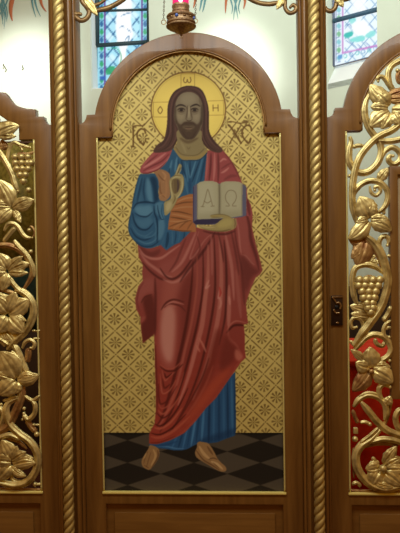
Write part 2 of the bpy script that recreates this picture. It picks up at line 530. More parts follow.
for pts, c, w in (([(199, 446), (204, 454), (210, 459)], (138, 100, 60), 3.0), ([(208.5, 459.5), (213, 458), (217.5, 459.5)], (60, 36, 18), 1.1), ([(211, 461.5), (217, 464), (223, 469.5)], (142, 106, 66), 2.4), ([(196, 450), (203, 459.5), (211, 464.5), (220, 470.5)], (68, 42, 22), 1.6), ([(213, 462.5), (219, 468)], (70, 44, 22), .8), ([(207, 446), (213, 455)], (74, 46, 24), 2.0)):
    cv.stroke(pts, C_(*c), w, .5, .8, 'foot2')

# --- mantle, lower part
MAN = [(138, 244), (149, 248.5), (158, 246.5), (160.5, 245), (166.3, 250.6), (170, 248), (174.5, 245), (180, 242.8), (184, 238.5), (191, 231.5), (194, 227), (207, 230), (224, 231.5), (235, 228), (234.3, 217.5), (238, 215.3),
       (246, 215), (247.5, 199), (248.8, 201.5), (251, 207), (252.5, 213.5), (251.8, 227), (255.5, 243.5), (260, 260), (262.3, 270.5), (260, 274.3), (255.5, 277.5), (250.3, 289.5), (247.3, 298.5), (245.8, 303), (246.8, 315),
       (248, 323.3), (243.5, 324.5), (244.8, 336), (244.5, 348), (245.7, 357.5), (241, 361.8), (236.5, 368.5), (229, 379), (215.5, 398.5), (205, 409), (196, 420.5), (184.5, 432.8), (169.5, 440.5), (157.5, 444), (149.3, 443.8),
       (149.2, 434.8), (151.5, 429.5), (154.8, 423.5), (156, 410), (156, 390), (155.2, 370), (154.8, 350), (154.3, 334), (143, 343), (141, 327), (140.6, 317), (136.3, 309), (135.2, 299), (138.5, 286.5), (143, 280.5), (142.3, 272), (143, 264.5), (138.8, 257)]
c = ramp(RED, 300)
cv.fill(MAN, c[1], False, 'mantle', 6, blur=.35)
M_ = 'mantle'
for y in range(190, 450, 8):
    cc = ramp(RED, y)[1]
    cv.fill([(130, y), (265, y), (265, y+8.5), (130, y+8.5)], cc, False, None, None, M_, 1.5, .9)
# main planes
patch([(166, 276), (161, 300), (158.5, 330), (158, 352), (163, 366), (172, 370), (176, 360), (177, 330), (177.5, 300), (181, 285), (184, 268)], RED, .45, 3, .8, M_)
patch([(163, 310), (165, 306), (172, 305), (175.5, 318), (174, 345), (172, 360), (167, 361), (162, 350), (160.5, 330)], [(0, [(0, 0, 0), (142, 86, 70), (152, 98, 80)])], .3, 1.8, .85, M_)
patch([(178, 300), (181, 312), (180, 345), (176, 362), (184, 366), (190, 340), (194, 300), (193, 270), (184, 280)], RED, -.35, 3, .8, M_)
patch([(156, 262), (148, 257), (146, 266), (155, 275), (166, 279), (160, 270)], RED, -.2, 2, .5, M_)
patch([(143, 280), (138, 290), (137, 304), (142, 300), (146, 294), (153, 292), (154, 278)], RED, .25, 2, .8, M_)
patch([(143, 300), (152, 295), (155, 310), (155, 333), (143, 343), (141, 325), (146, 318)], RED, -.75, 1.2, .8, M_)
patch([(141, 318), (145.5, 316.5), (144, 320), (141.5, 323)], RED, .3, .7, .8, M_)
patch([(140.5, 246), (150, 252), (160, 249), (158, 255), (148, 258.5), (141, 256)], RED, -.6, 1.0, .7, M_)
patch([(163, 262), (174, 258), (180, 252), (186, 246), (184, 262), (174, 272), (164, 276), (158, 270)], RED, .2, 2.0, .6, M_)
# folds round the waist
F_ = fold
F_([(139.5, 252), (147, 262), (156, 269), (166, 276), (172, 277)], RED, .7, 3.0, 1.2, .8, M_)
F_([(139, 248), (144, 255), (152, 258.5), (161, 258), (170, 252), (180, 245)], RED, .8, 2.6, 1.0, .8, M_)
F_([(142, 262), (150, 271), (160, 278.5), (167, 280)], RED, -.9, 2.2, .9, .8, M_)
F_([(160, 268), (166, 276.5), (173, 279), (181, 274), (190, 262), (200, 246)], RED, -.9, 2.4, .9, .85, M_)
F_([(163, 279), (172, 282.5), (181, 279), (190, 269), (198, 258)], RED, .75, 2.6, 1.0, .75, M_)
F_([(172, 272), (182, 262), (190, 246), (196, 232)], RED, .7, 3.0, 1.2, .8, M_)
F_([(186, 238), (181, 250), (176, 262), (169, 272)], RED, -.55, 2.2, .9, .7, M_)
F_([(199, 231), (194, 246), (190, 258), (194, 256), (205, 240), (213, 233)], RED, .5, 1.8, .8, .75, M_)
F_([(215, 232), (207, 246), (198, 258), (188, 270), (180, 282)], RED, -.85, 3.0, 1.1, .85, M_)
F_([(197, 236), (200, 250), (192, 262)], RED, -.6, 1.5, .8, .7, M_)
# knee folds
F_([(161, 310), (166, 303), (174, 299.5), (184, 302)], RED, -.8, 2.0, .8, .85, M_)
F_([(164, 308), (170, 303.8), (180, 306), (186, 312)], RED, -.7, 1.5, .7, .8, M_)
F_([(166, 305.5), (173, 301.8), (184, 304.5)], RED, .8, 1.4, .7, .8, M_)
F_([(162, 313), (168, 306.5), (176, 307)], RED, .7, 1.4, .7, .75, M_)
# long hanging folds from the hand
for pts, k, w in (([(193, 262), (191, 290), (187, 320), (181, 350), (172, 385), (163, 415), (157, 425)], -.9, 3.2), ([(197, 256), (197, 285), (192, 320), (185, 350), (178, 380), (168, 410), (158, 428)], .55, 2.6),
                  ([(203, 250), (203, 285), (199, 315), (193, 342), (184, 375), (173, 408), (160, 432)], -1, 2.6), ([(208, 245), (208, 275), (205, 300), (202, 325), (196, 348), (188, 378), (178, 405)], .8, 4.6),
                  ([(214, 236), (215, 262), (215, 290), (212, 315), (206, 345), (198, 375), (186, 405), (172, 430)], -1, 2.4), ([(219, 236), (221, 262), (221, 290), (218, 318), (212, 345), (204, 372), (193, 400)], .75, 4.4),
                  ([(224, 240), (226, 262), (226.5, 290), (225, 318), (219, 345)], -1, 2.6), ([(211, 234), (212, 255), (212, 275)], .4, 2.4), ([(218, 232), (222, 250), (223.5, 262)], -.9, 1.6), ([(225, 232), (229, 252), (232, 270), (234, 300)], .6, 3.4),
                  ([(231, 230), (236, 255), (239, 275)], -.6, 2.2), ([(229, 285), (229, 310), (228.5, 328)], .7, 4.0), ([(236, 270), (238.5, 295), (241, 318)], .3, 3.5), ([(241, 262), (243, 285), (244.5, 305)], -.5, 3.0)):
    F_(pts, RED, k, w, 1.0, .8, M_)
# bright flecks on the long folds
for pts in ([(209, 280), (206, 288), (210, 285)], [(220, 288), (218.5, 298), (221.5, 294)], [(199, 338), (203, 345), (206, 352)], [(196, 345), (200, 352)], [(212, 348), (210, 360), (207, 368)], [(219, 296), (221, 303), (219, 309)], [(229, 296), (230, 305)]):
    F_(pts, RED, 1, 2.2, .9, .75, M_)
F_([(219.5, 287), (220.5, 293), (219.5, 297)], [(0, [(0, 0, 0), (126, 34, 26), (126, 34, 26)])], .2, 2.4, .7, .7, M_)
# right flap
patch([(228, 330), (236, 322), (248, 323), (243.5, 325), (245, 345), (240, 352), (232, 342)], RED, -.15, 1.2, .6, M_)
F_([(227, 330), (231, 324), (237, 321), (247, 323.3)], RED, .6, 1.6, .7, .8, M_)
F_([(226.5, 333), (233, 326), (240, 325), (245, 326)], RED, -1, 2.4, .9, .85, M_)
F_([(228, 329), (229, 338), (236, 345), (240, 352)], RED, .5, 2.6, 1.2, .6, M_)
patch([(226, 334), (231, 342), (238, 350), (236, 358), (222, 372), (219, 360), (222, 345)], RED, -.55, 2, .7, M_)
patch([(236, 349), (243, 356), (239.5, 361), (235, 357)], RED, 1, 1.0, .75, M_)
F_([(244.5, 358), (238, 364), (230, 378), (214, 400), (196, 420), (178, 436), (160, 442)], RED, .4, 2.6, 1.1, .55, M_)
F_([(246, 359), (240, 364.5), (232, 377), (216, 399), (197, 421), (184, 434)], RED, -.8, 1.2, .6, .7, M_)
patch([(216, 330), (222, 334), (219, 352), (210, 380), (198, 402), (188, 412), (196, 390), (206, 362)], RED, -.45, 2.2, .7, M_)
patch([(222, 372), (232, 368), (214, 394), (198, 412), (186, 424), (196, 402), (208, 386)], [(0, [(0, 0, 0), (126, 46, 26), (126, 46, 26)])], .4, 2.4, .7, M_)
F_([(213, 366), (206, 384), (196, 402), (186, 416)], RED, .45, 2.4, 1.2, .6, M_)
F_([(209, 358), (203, 376), (194, 394), (180, 418), (168, 434)], RED, -.8, 1.8, .9, .75, M_)
# shin drapery
F_([(160, 364), (166, 368.5), (174, 368), (181, 362)], RED, .6, 1.4, .7, .75, M_)
F_([(160, 366.5), (167, 371), (176, 370), (183, 364)], RED, -.9, 1.8, .8, .85, M_)
F_([(162, 370), (163.5, 377), (165.5, 380.5), (169, 377), (175, 372)], RED, .7, 1.5, .7, .8, M_)
F_([(164.5, 373), (166.5, 377.5), (172, 373)], RED, -1, 1.6, .7, .8, M_)
F_([(160, 374), (161, 386), (163, 393.5), (170, 390), (176, 380)], RED, .75, 1.6, .8, .8, M_)
F_([(162.5, 379), (164.5, 388), (170, 384)], RED, -.8, 2.0, .8, .7, M_)
F_([(158.5, 384), (159, 398), (161, 404), (168, 400), (177, 386)], RED, -.8, 1.8, .9, .75, M_)
F_([(158.5, 404), (162, 408.5), (170, 404), (178, 390), (184, 372)], RED, .6, 1.6, .8, .75, M_)
F_([(158, 410), (163, 414), (172, 407), (180, 396)], RED, .75, 2.0, .8, .75, M_)
F_([(157, 413), (163, 418), (172, 412)], RED, -.9, 1.6, .7, .8, M_)
F_([(155, 424), (160, 426), (168, 421), (178, 408), (188, 388)], RED, -1, 2.0, .8, .85, M_)
F_([(154, 427.5), (161, 428.5), (171, 422), (182, 408)], RED, .8, 2.2, .9, .8, M_)
F_([(151, 433), (160, 434.5), (172, 428), (186, 414)], RED, -1, 1.8, .8, .85, M_)
F_([(151, 436.5), (160, 437.5), (174, 430.5), (190, 416)], RED, .65, 3.0, 1.0, .75, M_)
F_([(150, 442.8), (160, 442.3), (176, 436)], RED, -.6, 1.6, .7, .7, M_)
F_([(155.5, 345), (156, 370), (157, 395), (156.5, 415)], RED, -.7, 2.2, 1.0, .7, M_)
F_([(144, 282), (139, 290), (137, 302), (140, 312)], RED, -.4, 1.6, .8, .6, M_)
F_([(141, 303), (145, 297), (152, 294.5)], RED, -.8, 1.4, .7, .8, M_)
F_([(155, 278), (155.5, 300), (155, 335)], RED, -.8, 2.6, 1.2, .75, M_)
# arm drape on the right
patch([(236, 216), (243, 214.5), (247, 220), (249, 235), (250, 250), (255, 264), (249, 262), (243, 254), (239.5, 245), (238, 230)], RED, .2, 1.4, .6, M_)
F_([(236, 217), (238.5, 230), (240, 246), (241.5, 254)], RED, .6, 1.8, .8, .75, M_)
F_([(246, 212), (249.5, 226), (251, 240), (256, 256), (259, 270)], RED, -.8, 3.4, 1.2, .75, M_)
F_([(241, 254.5), (246, 256), (251, 262), (254.5, 265)], RED, .55, 1.4, .7, .75, M_)
patch([(240, 256), (247, 259), (253, 267), (260, 272), (252, 277), (246, 292), (243, 280)], RED, -.65, 1.6, .7, M_)
F_([(234, 222), (236, 240), (239, 256), (243, 275)], RED, -.7, 1.8, .9, .7, M_)
F_([(262, 271), (257, 275.5), (252, 284), (247, 297)], RED, .2, 1.6, .8, .6, M_)
F_([(203, 231), (214, 233.5), (226, 234), (235, 231)], RED, -.9, 2.2, 1.0, .8, M_)

# --- mantle, shoulders
cv.fill([(207, 150), (206.5, 158), (205.5, 167.5), (204, 186), (246, 190), (246.8, 216), (252, 216), (251, 205), (247.5, 199), (246.8, 188), (242.5, 184.5), (240.3, 178), (236.5, 169), (229.5, 157.8), (222.5, 149.8), (217, 151.5)], C_(128, 58, 54), False, 'mantleR', 6)
m2 = 'mantleR'
F_([(207.5, 152), (207, 166), (205.5, 181)], RED, .5, 1.8, .6, .8, m2)
F_([(211, 153), (210.5, 167), (209, 181)], RED, -.8, 2.2, .7, .8, m2)
F_([(214.5, 153), (214.5, 168), (213.5, 181)], RED, .7, 2.4, .7, .8, m2)
F_([(218, 153), (218.5, 168), (218, 183)], RED, -.7, 2.2, .8, .8, m2)
F_([(220, 162), (223.5, 159), (226.5, 160)], RED, .9, 2.0, .8, .8, m2)
F_([(221, 173), (225, 171), (229, 167.5)], RED, .9, 2.0, .8, .8, m2)
F_([(221, 169), (227, 165), (231, 163)], RED, -.5, 1.8, .8, .7, m2)
F_([(223, 150.5), (230, 159), (236, 169.5), (240, 179)], RED, -.7, 2.2, 1.0, .7, m2)
F_([(224, 180), (231, 176), (237, 176)], RED, -.5, 3, 1.2, .6, m2)
F_([(249, 192), (248, 204), (250, 216)], RED, -.8, 3.5, 1.2, .7, m2)
cv.fill([(156, 151), (152.8, 152.8), (147, 159), (141.5, 166), (140, 171.3), (141.5, 173.3), (147.5, 174), (154, 172), (159.5, 169.5), (165, 164), (168.7, 158.5), (172, 149.5), (166, 150)], C_(134, 62, 60), True, 'mantleL', 6)
m3 = 'mantleL'
F_([(166, 153), (158, 159), (150, 164), (143, 168)], RED, .95, 2.6, .9, .8, m3)
F_([(169, 154), (162, 161), (152, 166), (143, 171)], RED, -.6, 1.6, .7, .8, m3)
F_([(170, 156), (165, 163), (156, 168.5), (146, 171.5)], RED, .8, 2.0, .8, .8, m3)
F_([(158, 154.5), (151, 160), (145, 165)], RED, -.6, 1.4, .7, .7, m3)
F_([(155, 153), (148, 160), (142, 167)], RED, .4, 1.6, .8, .7, m3)
F_([(141.5, 173), (148, 173.3), (158, 169.5), (167, 161)], RED, -.9, 1.0, .5, .8, m3)

# --- sash (orange)
OR = [(150, [(78, 46, 24), (132, 90, 56), (166, 122, 84)]), (240, [(70, 38, 18), (126, 78, 44), (158, 108, 68)])]
cv.fill([(154, 172.8), (158, 170.5), (161.5, 169.3), (167, 171.5), (170, 175.5), (170.3, 186), (170, 196), (165, 201), (160.5, 200.5), (158.8, 196), (158.8, 184), (157.5, 178)], C_(130, 90, 58), True, 'sash', 7)
s7 = 'sash'
cv.fill([(175, 200), (182, 196.5), (190, 194), (196, 194), (196, 232), (182, 231.6), (168, 229.5), (168.6, 222), (171, 209)], C_(134, 80, 44), False, s7, 7)
F_([(162, 171.5), (165.5, 176), (163, 182)], OR, .7, 2.2, .7, .7, s7)
F_([(158, 174), (162, 179), (165, 181)], OR, -.7, 1.3, .6, .7, s7)
F_([(166, 179), (166.5, 190), (165, 199)], OR, .4, 2.2, .8, .7, s7)
F_([(160, 182), (160.5, 192), (165.5, 198)], OR, -.6, 1.4, .7, .7, s7)
F_([(159.3, 196), (163, 194.5), (166, 197.5)], OR, .5, 1.6, .7, .7, s7)
for pts, k in (([(177, 202), (185, 198.5), (193, 197.5)], .7), ([(175, 205), (184, 202.5), (194, 202)], -.8), ([(173, 209), (184, 207), (194, 207)], .6), ([(171.5, 211.5), (180, 212), (192, 215)], -.9), ([(171, 214), (181, 215.5), (193, 218)], .6),
               ([(170, 217), (180, 218.5), (192, 221)], -.9), ([(169, 221), (180, 221.5), (192, 219)], .7), ([(169, 227), (176, 224), (188, 220.5)], -.6), ([(179, 228.5), (185, 222.5), (189, 221)], -.6), ([(187, 230), (190, 225), (192.5, 222)], -.5), ([(172, 230), (177, 225.5), (184, 222.5)], .4), ([(168.5, 229), (182, 231), (192, 231)], -.9)):
    F_(pts, OR, k, 1.5, .6, .75, s7)

# --- raised sleeve
cv.fill([(139.3, 175), (143, 174), (147.5, 174), (154, 173.3), (157, 177.5), (158.3, 184), (158.6, 196), (160.3, 200.5), (163, 201), (165.5, 204), (163.5, 208), (164, 212), (165.8, 219), (165.8, 227), (165, 234.5), (160.3, 243.5), (155, 247),
         (149, 248.5), (143.5, 247.5), (138.5, 245), (134.5, 241), (131.5, 237.5), (129, 233), (128.2, 228), (128.8, 221), (130.3, 215), (131.8, 207), (132.8, 200), (135.5, 187)], C_(39, 68, 88), True, 'sleeve', 5)
s5 = 'sleeve'
patch([(147, 178), (151, 182), (152, 192), (153, 204), (148, 200), (146, 190)], BLU, .75, 1.1, .8, s5)
patch([(150, 178), (156, 178), (158, 190), (158.5, 200), (154.5, 203), (153, 190)], BLU, -.9, 1.0, .8, s5)
patch([(137, 198), (141, 190), (143, 202), (140, 209), (134, 210)], BLU, .3, 1.2, .7, s5)
F_([(142, 178), (139.5, 190), (137, 203)], BLU, -.6, 2.2, .9, .75, s5)
F_([(145, 178), (143.5, 190), (145, 201)], BLU, -.6, 1.6, .8, .75, s5)
F_([(141, 176.5), (138, 188), (135, 200)], BLU, .4, 1.4, .8, .6, s5)
patch([(135, 207.5), (143, 205.5), (151, 205), (153, 210), (151, 215), (143, 217), (137, 214)], BLU, .85, 1.3, .75, s5)
patch([(134, 217), (142, 219), (150, 216.5), (153, 222), (149, 227), (141, 229), (136, 224)], BLU, .55, 1.5, .7, s5)
patch([(130.5, 220), (133, 213), (135, 220), (140, 229), (148, 231), (154, 228), (154, 234), (144, 238), (135, 234)], BLU, .15, 1.5, .6, s5)
F_([(133, 209), (137, 203.5), (146, 202), (154, 203), (159, 201.5)], BLU, -.95, 1.8, .8, .85, s5)
F_([(135, 213), (140, 216), (147, 216.5), (152.5, 212)], BLU, -.9, 1.5, .7, .8, s5)
F_([(132.5, 213), (134.5, 222), (139.5, 228.5), (147, 229.5), (153.5, 223)], BLU, -.9, 1.8, .8, .85, s5)
F_([(131.5, 224), (137, 233), (145, 236), (153, 231)], BLU, .5, 1.4, .7, .7, s5)
F_([(130.5, 228), (136, 236.5), (145, 240), (154, 236)], BLU, -.8, 1.6, .8, .8, s5)
F_([(138, 240), (146, 243.5), (154, 241), (159, 234)], BLU, .65, 1.5, .8, .75, s5)
F_([(144, 237.5), (152, 236.5), (156, 232)], BLU, .6, 1.6, .8, .7, s5)
F_([(134, 240), (142, 246), (152, 246), (160, 240)], BLU, -.7, 1.6, .8, .75, s5)
# cuff
patch([(155, 204), (160, 201.5), (164, 203), (163, 209), (164.5, 217), (162, 222), (160, 216), (156.5, 214)], BLU, .6, .8, .85, s5)
patch([(158, 222), (163, 219), (165, 225), (163.5, 234), (159, 241), (157.5, 232)], BLU, .7, .9, .8, s5)
F_([(154, 206), (154.5, 213), (157, 220), (157.5, 232), (157, 243)], BLU, -.9, 1.6, .7, .85, s5)
F_([(157.5, 205), (158.5, 212), (161, 219), (164, 219)], BLU, -.8, 1.2, .5, .8, s5)
F_([(162.5, 204), (161.5, 212), (164, 220)], BLU, -.5, .9, .5, .7, s5)
F_([(154, 218), (156, 228), (155, 240)], BLU, .45, 1.4, .7, .7, s5)
F_([(139.3, 175), (135.5, 187), (132.8, 200), (130.3, 215), (128.3, 228), (132, 238), (139, 245)], BLU, -.7, 1.4, .8, .7, s5)

# --- hair behind, neck, face
HR = C_(72, 47, 38)
cv.fill([(189.2, 85.6), (182, 87), (175, 90.8), (170, 98), (167.6, 107), (167.2, 120), (166, 131), (163.5, 140), (157, 145), (153.3, 151.6), (158.8, 152.6), (168.5, 151.3), (173.5, 148), (178, 140), (184, 144), (196, 144), (201, 140), (204, 145), (210, 150.3), (218.5, 152.8), (223, 149.8),
         (217, 143.5), (211.6, 136.5), (209.2, 130), (209, 118), (208.4, 107), (204.4, 94), (198.8, 87.5)], HR, True, 'hair', 4)
cv.fill([(178, 130), (200, 130), (202, 140), (205, 147), (207.5, 151.5), (200, 159), (190, 160), (182, 159.5), (175, 151), (173.6, 148.5), (177, 142)], C_(118, 100, 66), True, 'neck', 3)
cv.stroke([(174, 149.5), (178.5, 155.3), (183, 157.8), (190, 158), (199, 157), (207, 150.8)], C_(132, 106, 58), 3.0, .5, .85, 'neck', False)
cv.stroke([(176, 147.5), (181, 153.8), (190, 155.5), (198, 154.3), (204, 148.8)], C_(92, 72, 40), .8, .4, .8, 'neck', False)
cv.stroke([(181, 160.3), (190, 160.6), (200, 159.6), (207, 153)], C_(24, 44, 62), 1.0, .4, .8, None, False)
cv.stroke([(180, 138), (188, 142), (198, 138)], C_(84, 64, 42), 3.4, 1.2, .8, 'neck')
cv.stroke([(187, 146.5), (188.5, 149), (190.5, 146.5)], C_(92, 74, 48), 1, .6, .7, 'neck')
cv.stroke([(181, 142), (184, 148), (186, 153)], C_(134, 116, 80), 2.2, 1, .6, 'neck')
cv.fill([(188, 92), (182.5, 93.3), (178.3, 97), (175.3, 104), (174.3, 112), (174.3, 119), (177, 126.5), (180.5, 134), (185, 138.8), (189, 139.8), (193.5, 138.8), (198, 134), (201.3, 127.5), (203, 119), (203, 110), (201.8, 103), (198.6, 96.6), (193.5, 92.8)], C_(112, 96, 74), True, 'face', 3)
fc_ = 'face'
cv.fill([(184, 94), (193, 94), (196, 100), (192, 104.5), (185, 104.5), (180, 100.5)], C_(128, 112, 87), True, None, None, fc_, 1.6, .8)
cv.stroke([(175, 104), (174.5, 114), (176.5, 124)], C_(66, 50, 36), 3.8, 1.0, .8, fc_)
cv.stroke([(202.5, 104), (203, 114), (201, 125)], C_(62, 46, 34), 4.6, 1.2, .85, fc_)
cv.fill([(177, 113), (183, 113.5), (184.5, 117), (181, 120.5), (177.3, 118)], C_(132, 114, 86), True, None, None, fc_, 1.3, .7)
cv.fill([(193.5, 114), (199, 113.5), (199.5, 118), (196, 121), (193.3, 118)], C_(130, 112, 86), True, None, None, fc_, 1.3, .7)
cv.stroke([(199.5, 98), (201, 106)], C_(86, 68, 50), 2.4, 1, .6, fc_)
# beard and moustache
BD = C_(62, 43, 30)
cv.fill([(176, 120), (178.3, 122.8), (181, 124.6), (183.5, 122.4), (187, 121.2), (188.8, 121.6), (191, 121.2), (194.5, 122.6), (196.8, 124.4), (199.4, 122.5), (201.6, 119.5), (200.8, 127), (198, 133), (194.5, 138.6), (189, 140.6), (183.5, 138.8), (180, 133), (177.4, 127)], BD, True, None, None, fc_, .7, .88)
cv.fill([(182.5, 126.6), (186, 125.6), (188.8, 126.2), (192, 125.6), (194.8, 126.6), (192, 129.3), (188.8, 129.8), (185.5, 129.3)], C_(96, 78, 56), True, None, None, fc_, .6, .8)
cv.stroke([(184, 127), (188.7, 127.7), (193.2, 126.9)], C_(58, 34, 26), .8, .35, .9, fc_)
cv.stroke([(185.5, 128.4), (188.8, 129), (192, 128.3)], C_(114, 82, 64), .9, .4, .7, fc_)
cv.stroke([(181.5, 125.5), (184.5, 123.3), (188.6, 123), (193, 123.3), (196.2, 125.5)], C_(60, 42, 30), 1.4, .6, .8, fc_)
cv.stroke([(185.5, 131.5), (189, 130.8), (192, 131.6)], C_(84, 64, 44), 1.2, .6, .7, fc_)
cv.stroke([(182, 131), (185.5, 136.5), (189, 138.5)], C_(58, 40, 28), 1.3, .7, .6, fc_)
cv.stroke([(196, 131), (193, 136.5), (190, 138.5)], C_(56, 38, 28), 1.3, .7, .6, fc_)
# nose
cv.stroke([(187.4, 105.5), (187.2, 112), (186.2, 117.5), (185.9, 119.3)], C_(76, 58, 42), 1.2, .5, .8, fc_)
cv.stroke([(190.6, 106), (190.9, 112), (191.9, 117), (192, 119.3)], C_(78, 60, 42), 1.2, .5, .75, fc_)
cv.stroke([(189, 106), (189, 112), (188.9, 118)], C_(146, 128, 98), 1.5, .6, .85, fc_)
cv.stroke([(186.2, 119.6), (187.6, 120.6), (189, 121), (190.6, 120.5), (192.2, 119.5)], C_(58, 40, 28), .9, .4, .9, fc_)
# eyes and brows
for ex, sgn in ((181.3, -1), (194.6, 1)):
    cv.fill([(ex-4.3, 110), (ex-2, 108.3), (ex+1.5, 108.1), (ex+4.2, 110), (ex+2, 112.4), (ex-2, 112.4)], C_(88, 70, 52), True, None, None, fc_, .7, .85)
    cv.stroke([(ex-3.0, 110.3), (ex, 110), (ex+3.0, 110.3)], C_(106, 92, 72), 1.3, .4, .75, fc_)
    cv.stroke([(ex-.5, 110.1), (ex+.6, 110.1)], C_(34, 22, 16), 2.2, .4, .95, fc_, False)
    cv.stroke([(ex-3.8, 109.8), (ex-1.5, 108.5), (ex+1.5, 108.4), (ex+3.8, 109.8)], C_(42, 28, 20), 1.1, .35, .95, fc_)
    cv.stroke([(ex-3, 111.3), (ex, 112), (ex+3, 111.3)], C_(72, 54, 40), .7, .35, .8, fc_)
    cv.stroke([(ex-3.5, 113.4), (ex, 114.2), (ex+3.2, 113.2)], C_(94, 76, 56), .8, .5, .6, fc_)
cv.stroke([(175.8, 107.2), (178.8, 105.2), (182.5, 105.1), (186, 106.8)], C_(42, 28, 20), 1.7, .45, .9, fc_)
cv.stroke([(190.5, 106.7), (193.5, 105.2), (197, 104.6), (200.3, 106.5)], C_(42, 28, 20), 1.7, .45, .9, fc_)
cv.stroke([(186.4, 106.8), (187.2, 109.5)], C_(80, 62, 46), 1.3, .6, .7, fc_)
# hair strands
h4 = 'hair'
for pts, k, w in (([(188.5, 87.5), (181, 90), (174, 97), (171, 108), (170.5, 122), (170, 134), (164, 145), (157, 149)], 1, 1.4), ([(187, 90), (180, 93.5), (175, 100), (172.7, 110), (172.7, 124), (172.5, 136), (168, 146), (161, 150.5)], -1, 1.2),
                  ([(190.5, 87.5), (198, 90), (204, 98), (206.3, 110), (206.2, 124), (206.8, 134), (212, 143), (219, 149)], 1, 1.4), ([(191, 90), (197.5, 93), (202.5, 101), (204.2, 112), (204, 126), (204.3, 137), (209, 146), (216, 151)], -1, 1.2),
                  ([(175, 126), (176, 136), (172, 145), (166, 149.5)], 1, 1.1), ([(202, 128), (203, 138), (207.5, 146)], 1, 1.1), ([(178, 132), (177, 140), (172.5, 147)], -1, 1.4), ([(200.5, 131), (203, 141), (208, 148)], -1, 1.4),
                  ([(169, 110), (169, 124), (167, 137), (160, 146)], -1, 1.0), ([(207.5, 112), (207.8, 126), (211, 138), (217, 146)], -1, 1.0)):
    cv.stroke(pts, C_(94, 62, 52) if k > 0 else C_(48, 30, 24), w, .6, .7, h4)
cv.stroke([(188.8, 86), (181, 88), (173.5, 93.5), (169, 103), (167.8, 115)], C_(48, 30, 26), 1.0, .5, .7, h4)
cv.stroke([(189, 86), (197.5, 88), (203.5, 94.5), (207.7, 106), (208.4, 118)], C_(52, 34, 34), 1.0, .5, .7, h4)

# --- book
cv.fill([(193, 186.5), (197, 183.5), (243, 184), (246.3, 186.5), (246.3, 215.5), (242, 217), (226, 219), (217, 224.5), (195.5, 224.8), (193, 222)], C_(78, 72, 84), False, 'book', 8)
cv.fill([(193, 222), (197.3, 219.3), (226, 218), (218, 223.2), (206, 225), (195, 224.8)], C_(42, 34, 50), False, None, None, 'book', .4)
cv.stroke([(193.4, 187), (193.4, 222)], C_(48, 38, 62), 1.2, .4, .8, 'book', False)
cv.fill([(197, 219.3), (197, 184.3), (200, 182), (205, 180.9), (212, 180.9), (217, 182.3), (219.3, 184.8), (221.5, 182.5), (226, 181.3), (234, 181.2), (240, 182), (242.6, 184), (242.3, 215.6), (226, 218.3)], C_(140, 128, 98), False, 'page', 8)
g = 'page'
cv.fill([(199, 217.5), (199, 184), (205, 182.5), (212, 182.8), (214, 186), (214, 216)], C_(148, 137, 108), False, None, None, g, 1.5, .7)
cv.fill([(226, 216), (226, 184), (234, 183), (240, 184), (240, 213)], C_(146, 134, 104), False, None, None, g, 1.5, .7)
cv.stroke([(219.3, 185), (219.6, 200), (219.3, 218)], C_(104, 92, 68), 2.6, 1.2, .8, g, False)
cv.stroke([(219.3, 184), (219.5, 200), (219.3, 216)], C_(84, 72, 52), .7, .35, .8, g, False)
cv.stroke([(197.4, 185), (197.4, 219)], C_(104, 92, 74), .8, .4, .8, g, False)
cv.stroke([(242, 185), (241.7, 215)], C_(104, 92, 74), .8, .4, .8, g, False)
cv.fill([(197, 214), (242, 210), (242, 219), (197, 220)], C_(112, 100, 72), False, None, None, g, 2.5, .45)
IN = C_(106, 90, 64)
for pts in ([(202.5, 206.5), (204.5, 201), (206.8, 192), (208, 189.5), (210, 196), (212.5, 205.5)], [(204, 201), (207.5, 203), (211, 200.8)], [(201, 206.6), (204, 206.6)], [(211, 206.3), (214.3, 206)],
            [(226, 206), (229, 206), (228.8, 204.3), (226, 200.5), (225.5, 195.5), (227.8, 191.3), (231.5, 190.2), (235, 192), (236.4, 196.5), (235.2, 201), (232.8, 204.3), (232.8, 206), (236.2, 206)]):
    cv.stroke(pts, IN, .9, .35, .8, g, False)

# --- hands
SK = C_(130, 112, 72); SKL = C_(158, 140, 98); SKD = C_(84, 64, 36)
cv.fill([(164.5, 214.5), (164.2, 203), (167, 200.5), (170, 199), (170.8, 194), (169.5, 188), (169, 182.5), (170.5, 178.3), (174, 175.5), (175.8, 172.5), (177.5, 168), (178.8, 164.3), (180.4, 164), (181.8, 166.2), (180.6, 169.5), (179, 173), (182, 174.5), (183.8, 178), (184, 184), (183, 190.5),
         (180.5, 195), (177.5, 199), (175, 204.5), (171.5, 210), (167.5, 214.5)], SK, True, 'hand', 9)
hh = 'hand'
cv.fill([(172.6, 179.8), (175, 178.8), (179, 179.3), (180.3, 183), (179.6, 188.5), (177.5, 192.5), (174.5, 193.8), (172.6, 190), (171.8, 184)], C_(86, 66, 42), True, None, None, hh, .4, .9)
cv.stroke([(177.6, 179.5), (178.2, 186), (177.4, 192)], C_(60, 44, 44), 1.8, .5, .8, hh)
cv.stroke([(170.3, 181), (170.6, 188), (172, 195), (171.5, 199)], SKL, 1.3, .5, .85, hh)
cv.stroke([(182, 178), (182.4, 186), (180.5, 193), (176.5, 198)], SKL, 1.4, .5, .85, hh)
cv.stroke([(172, 178.8), (176, 176.8), (181, 177.5)], SKL, 1.1, .4, .8, hh)
cv.stroke([(171.5, 177), (176, 175.3), (181.5, 175.6)], SKD, .6, .35, .8, hh)
cv.stroke([(178.9, 165.5), (177.4, 170), (176, 173.5)], SKL, 1.1, .4, .8, hh)
cv.stroke([(180.8, 166.5), (179.5, 170.5), (177.5, 174)], SKD, .6, .35, .8, hh)
cv.stroke([(181.3, 168.8), (180, 171.5), (178.5, 174.5)], SKL, .9, .35, .7, None)
cv.stroke([(179.6, 167.5), (178.6, 171), (177.3, 173.8)], C_(70, 52, 32), .6, .3, .8, None)
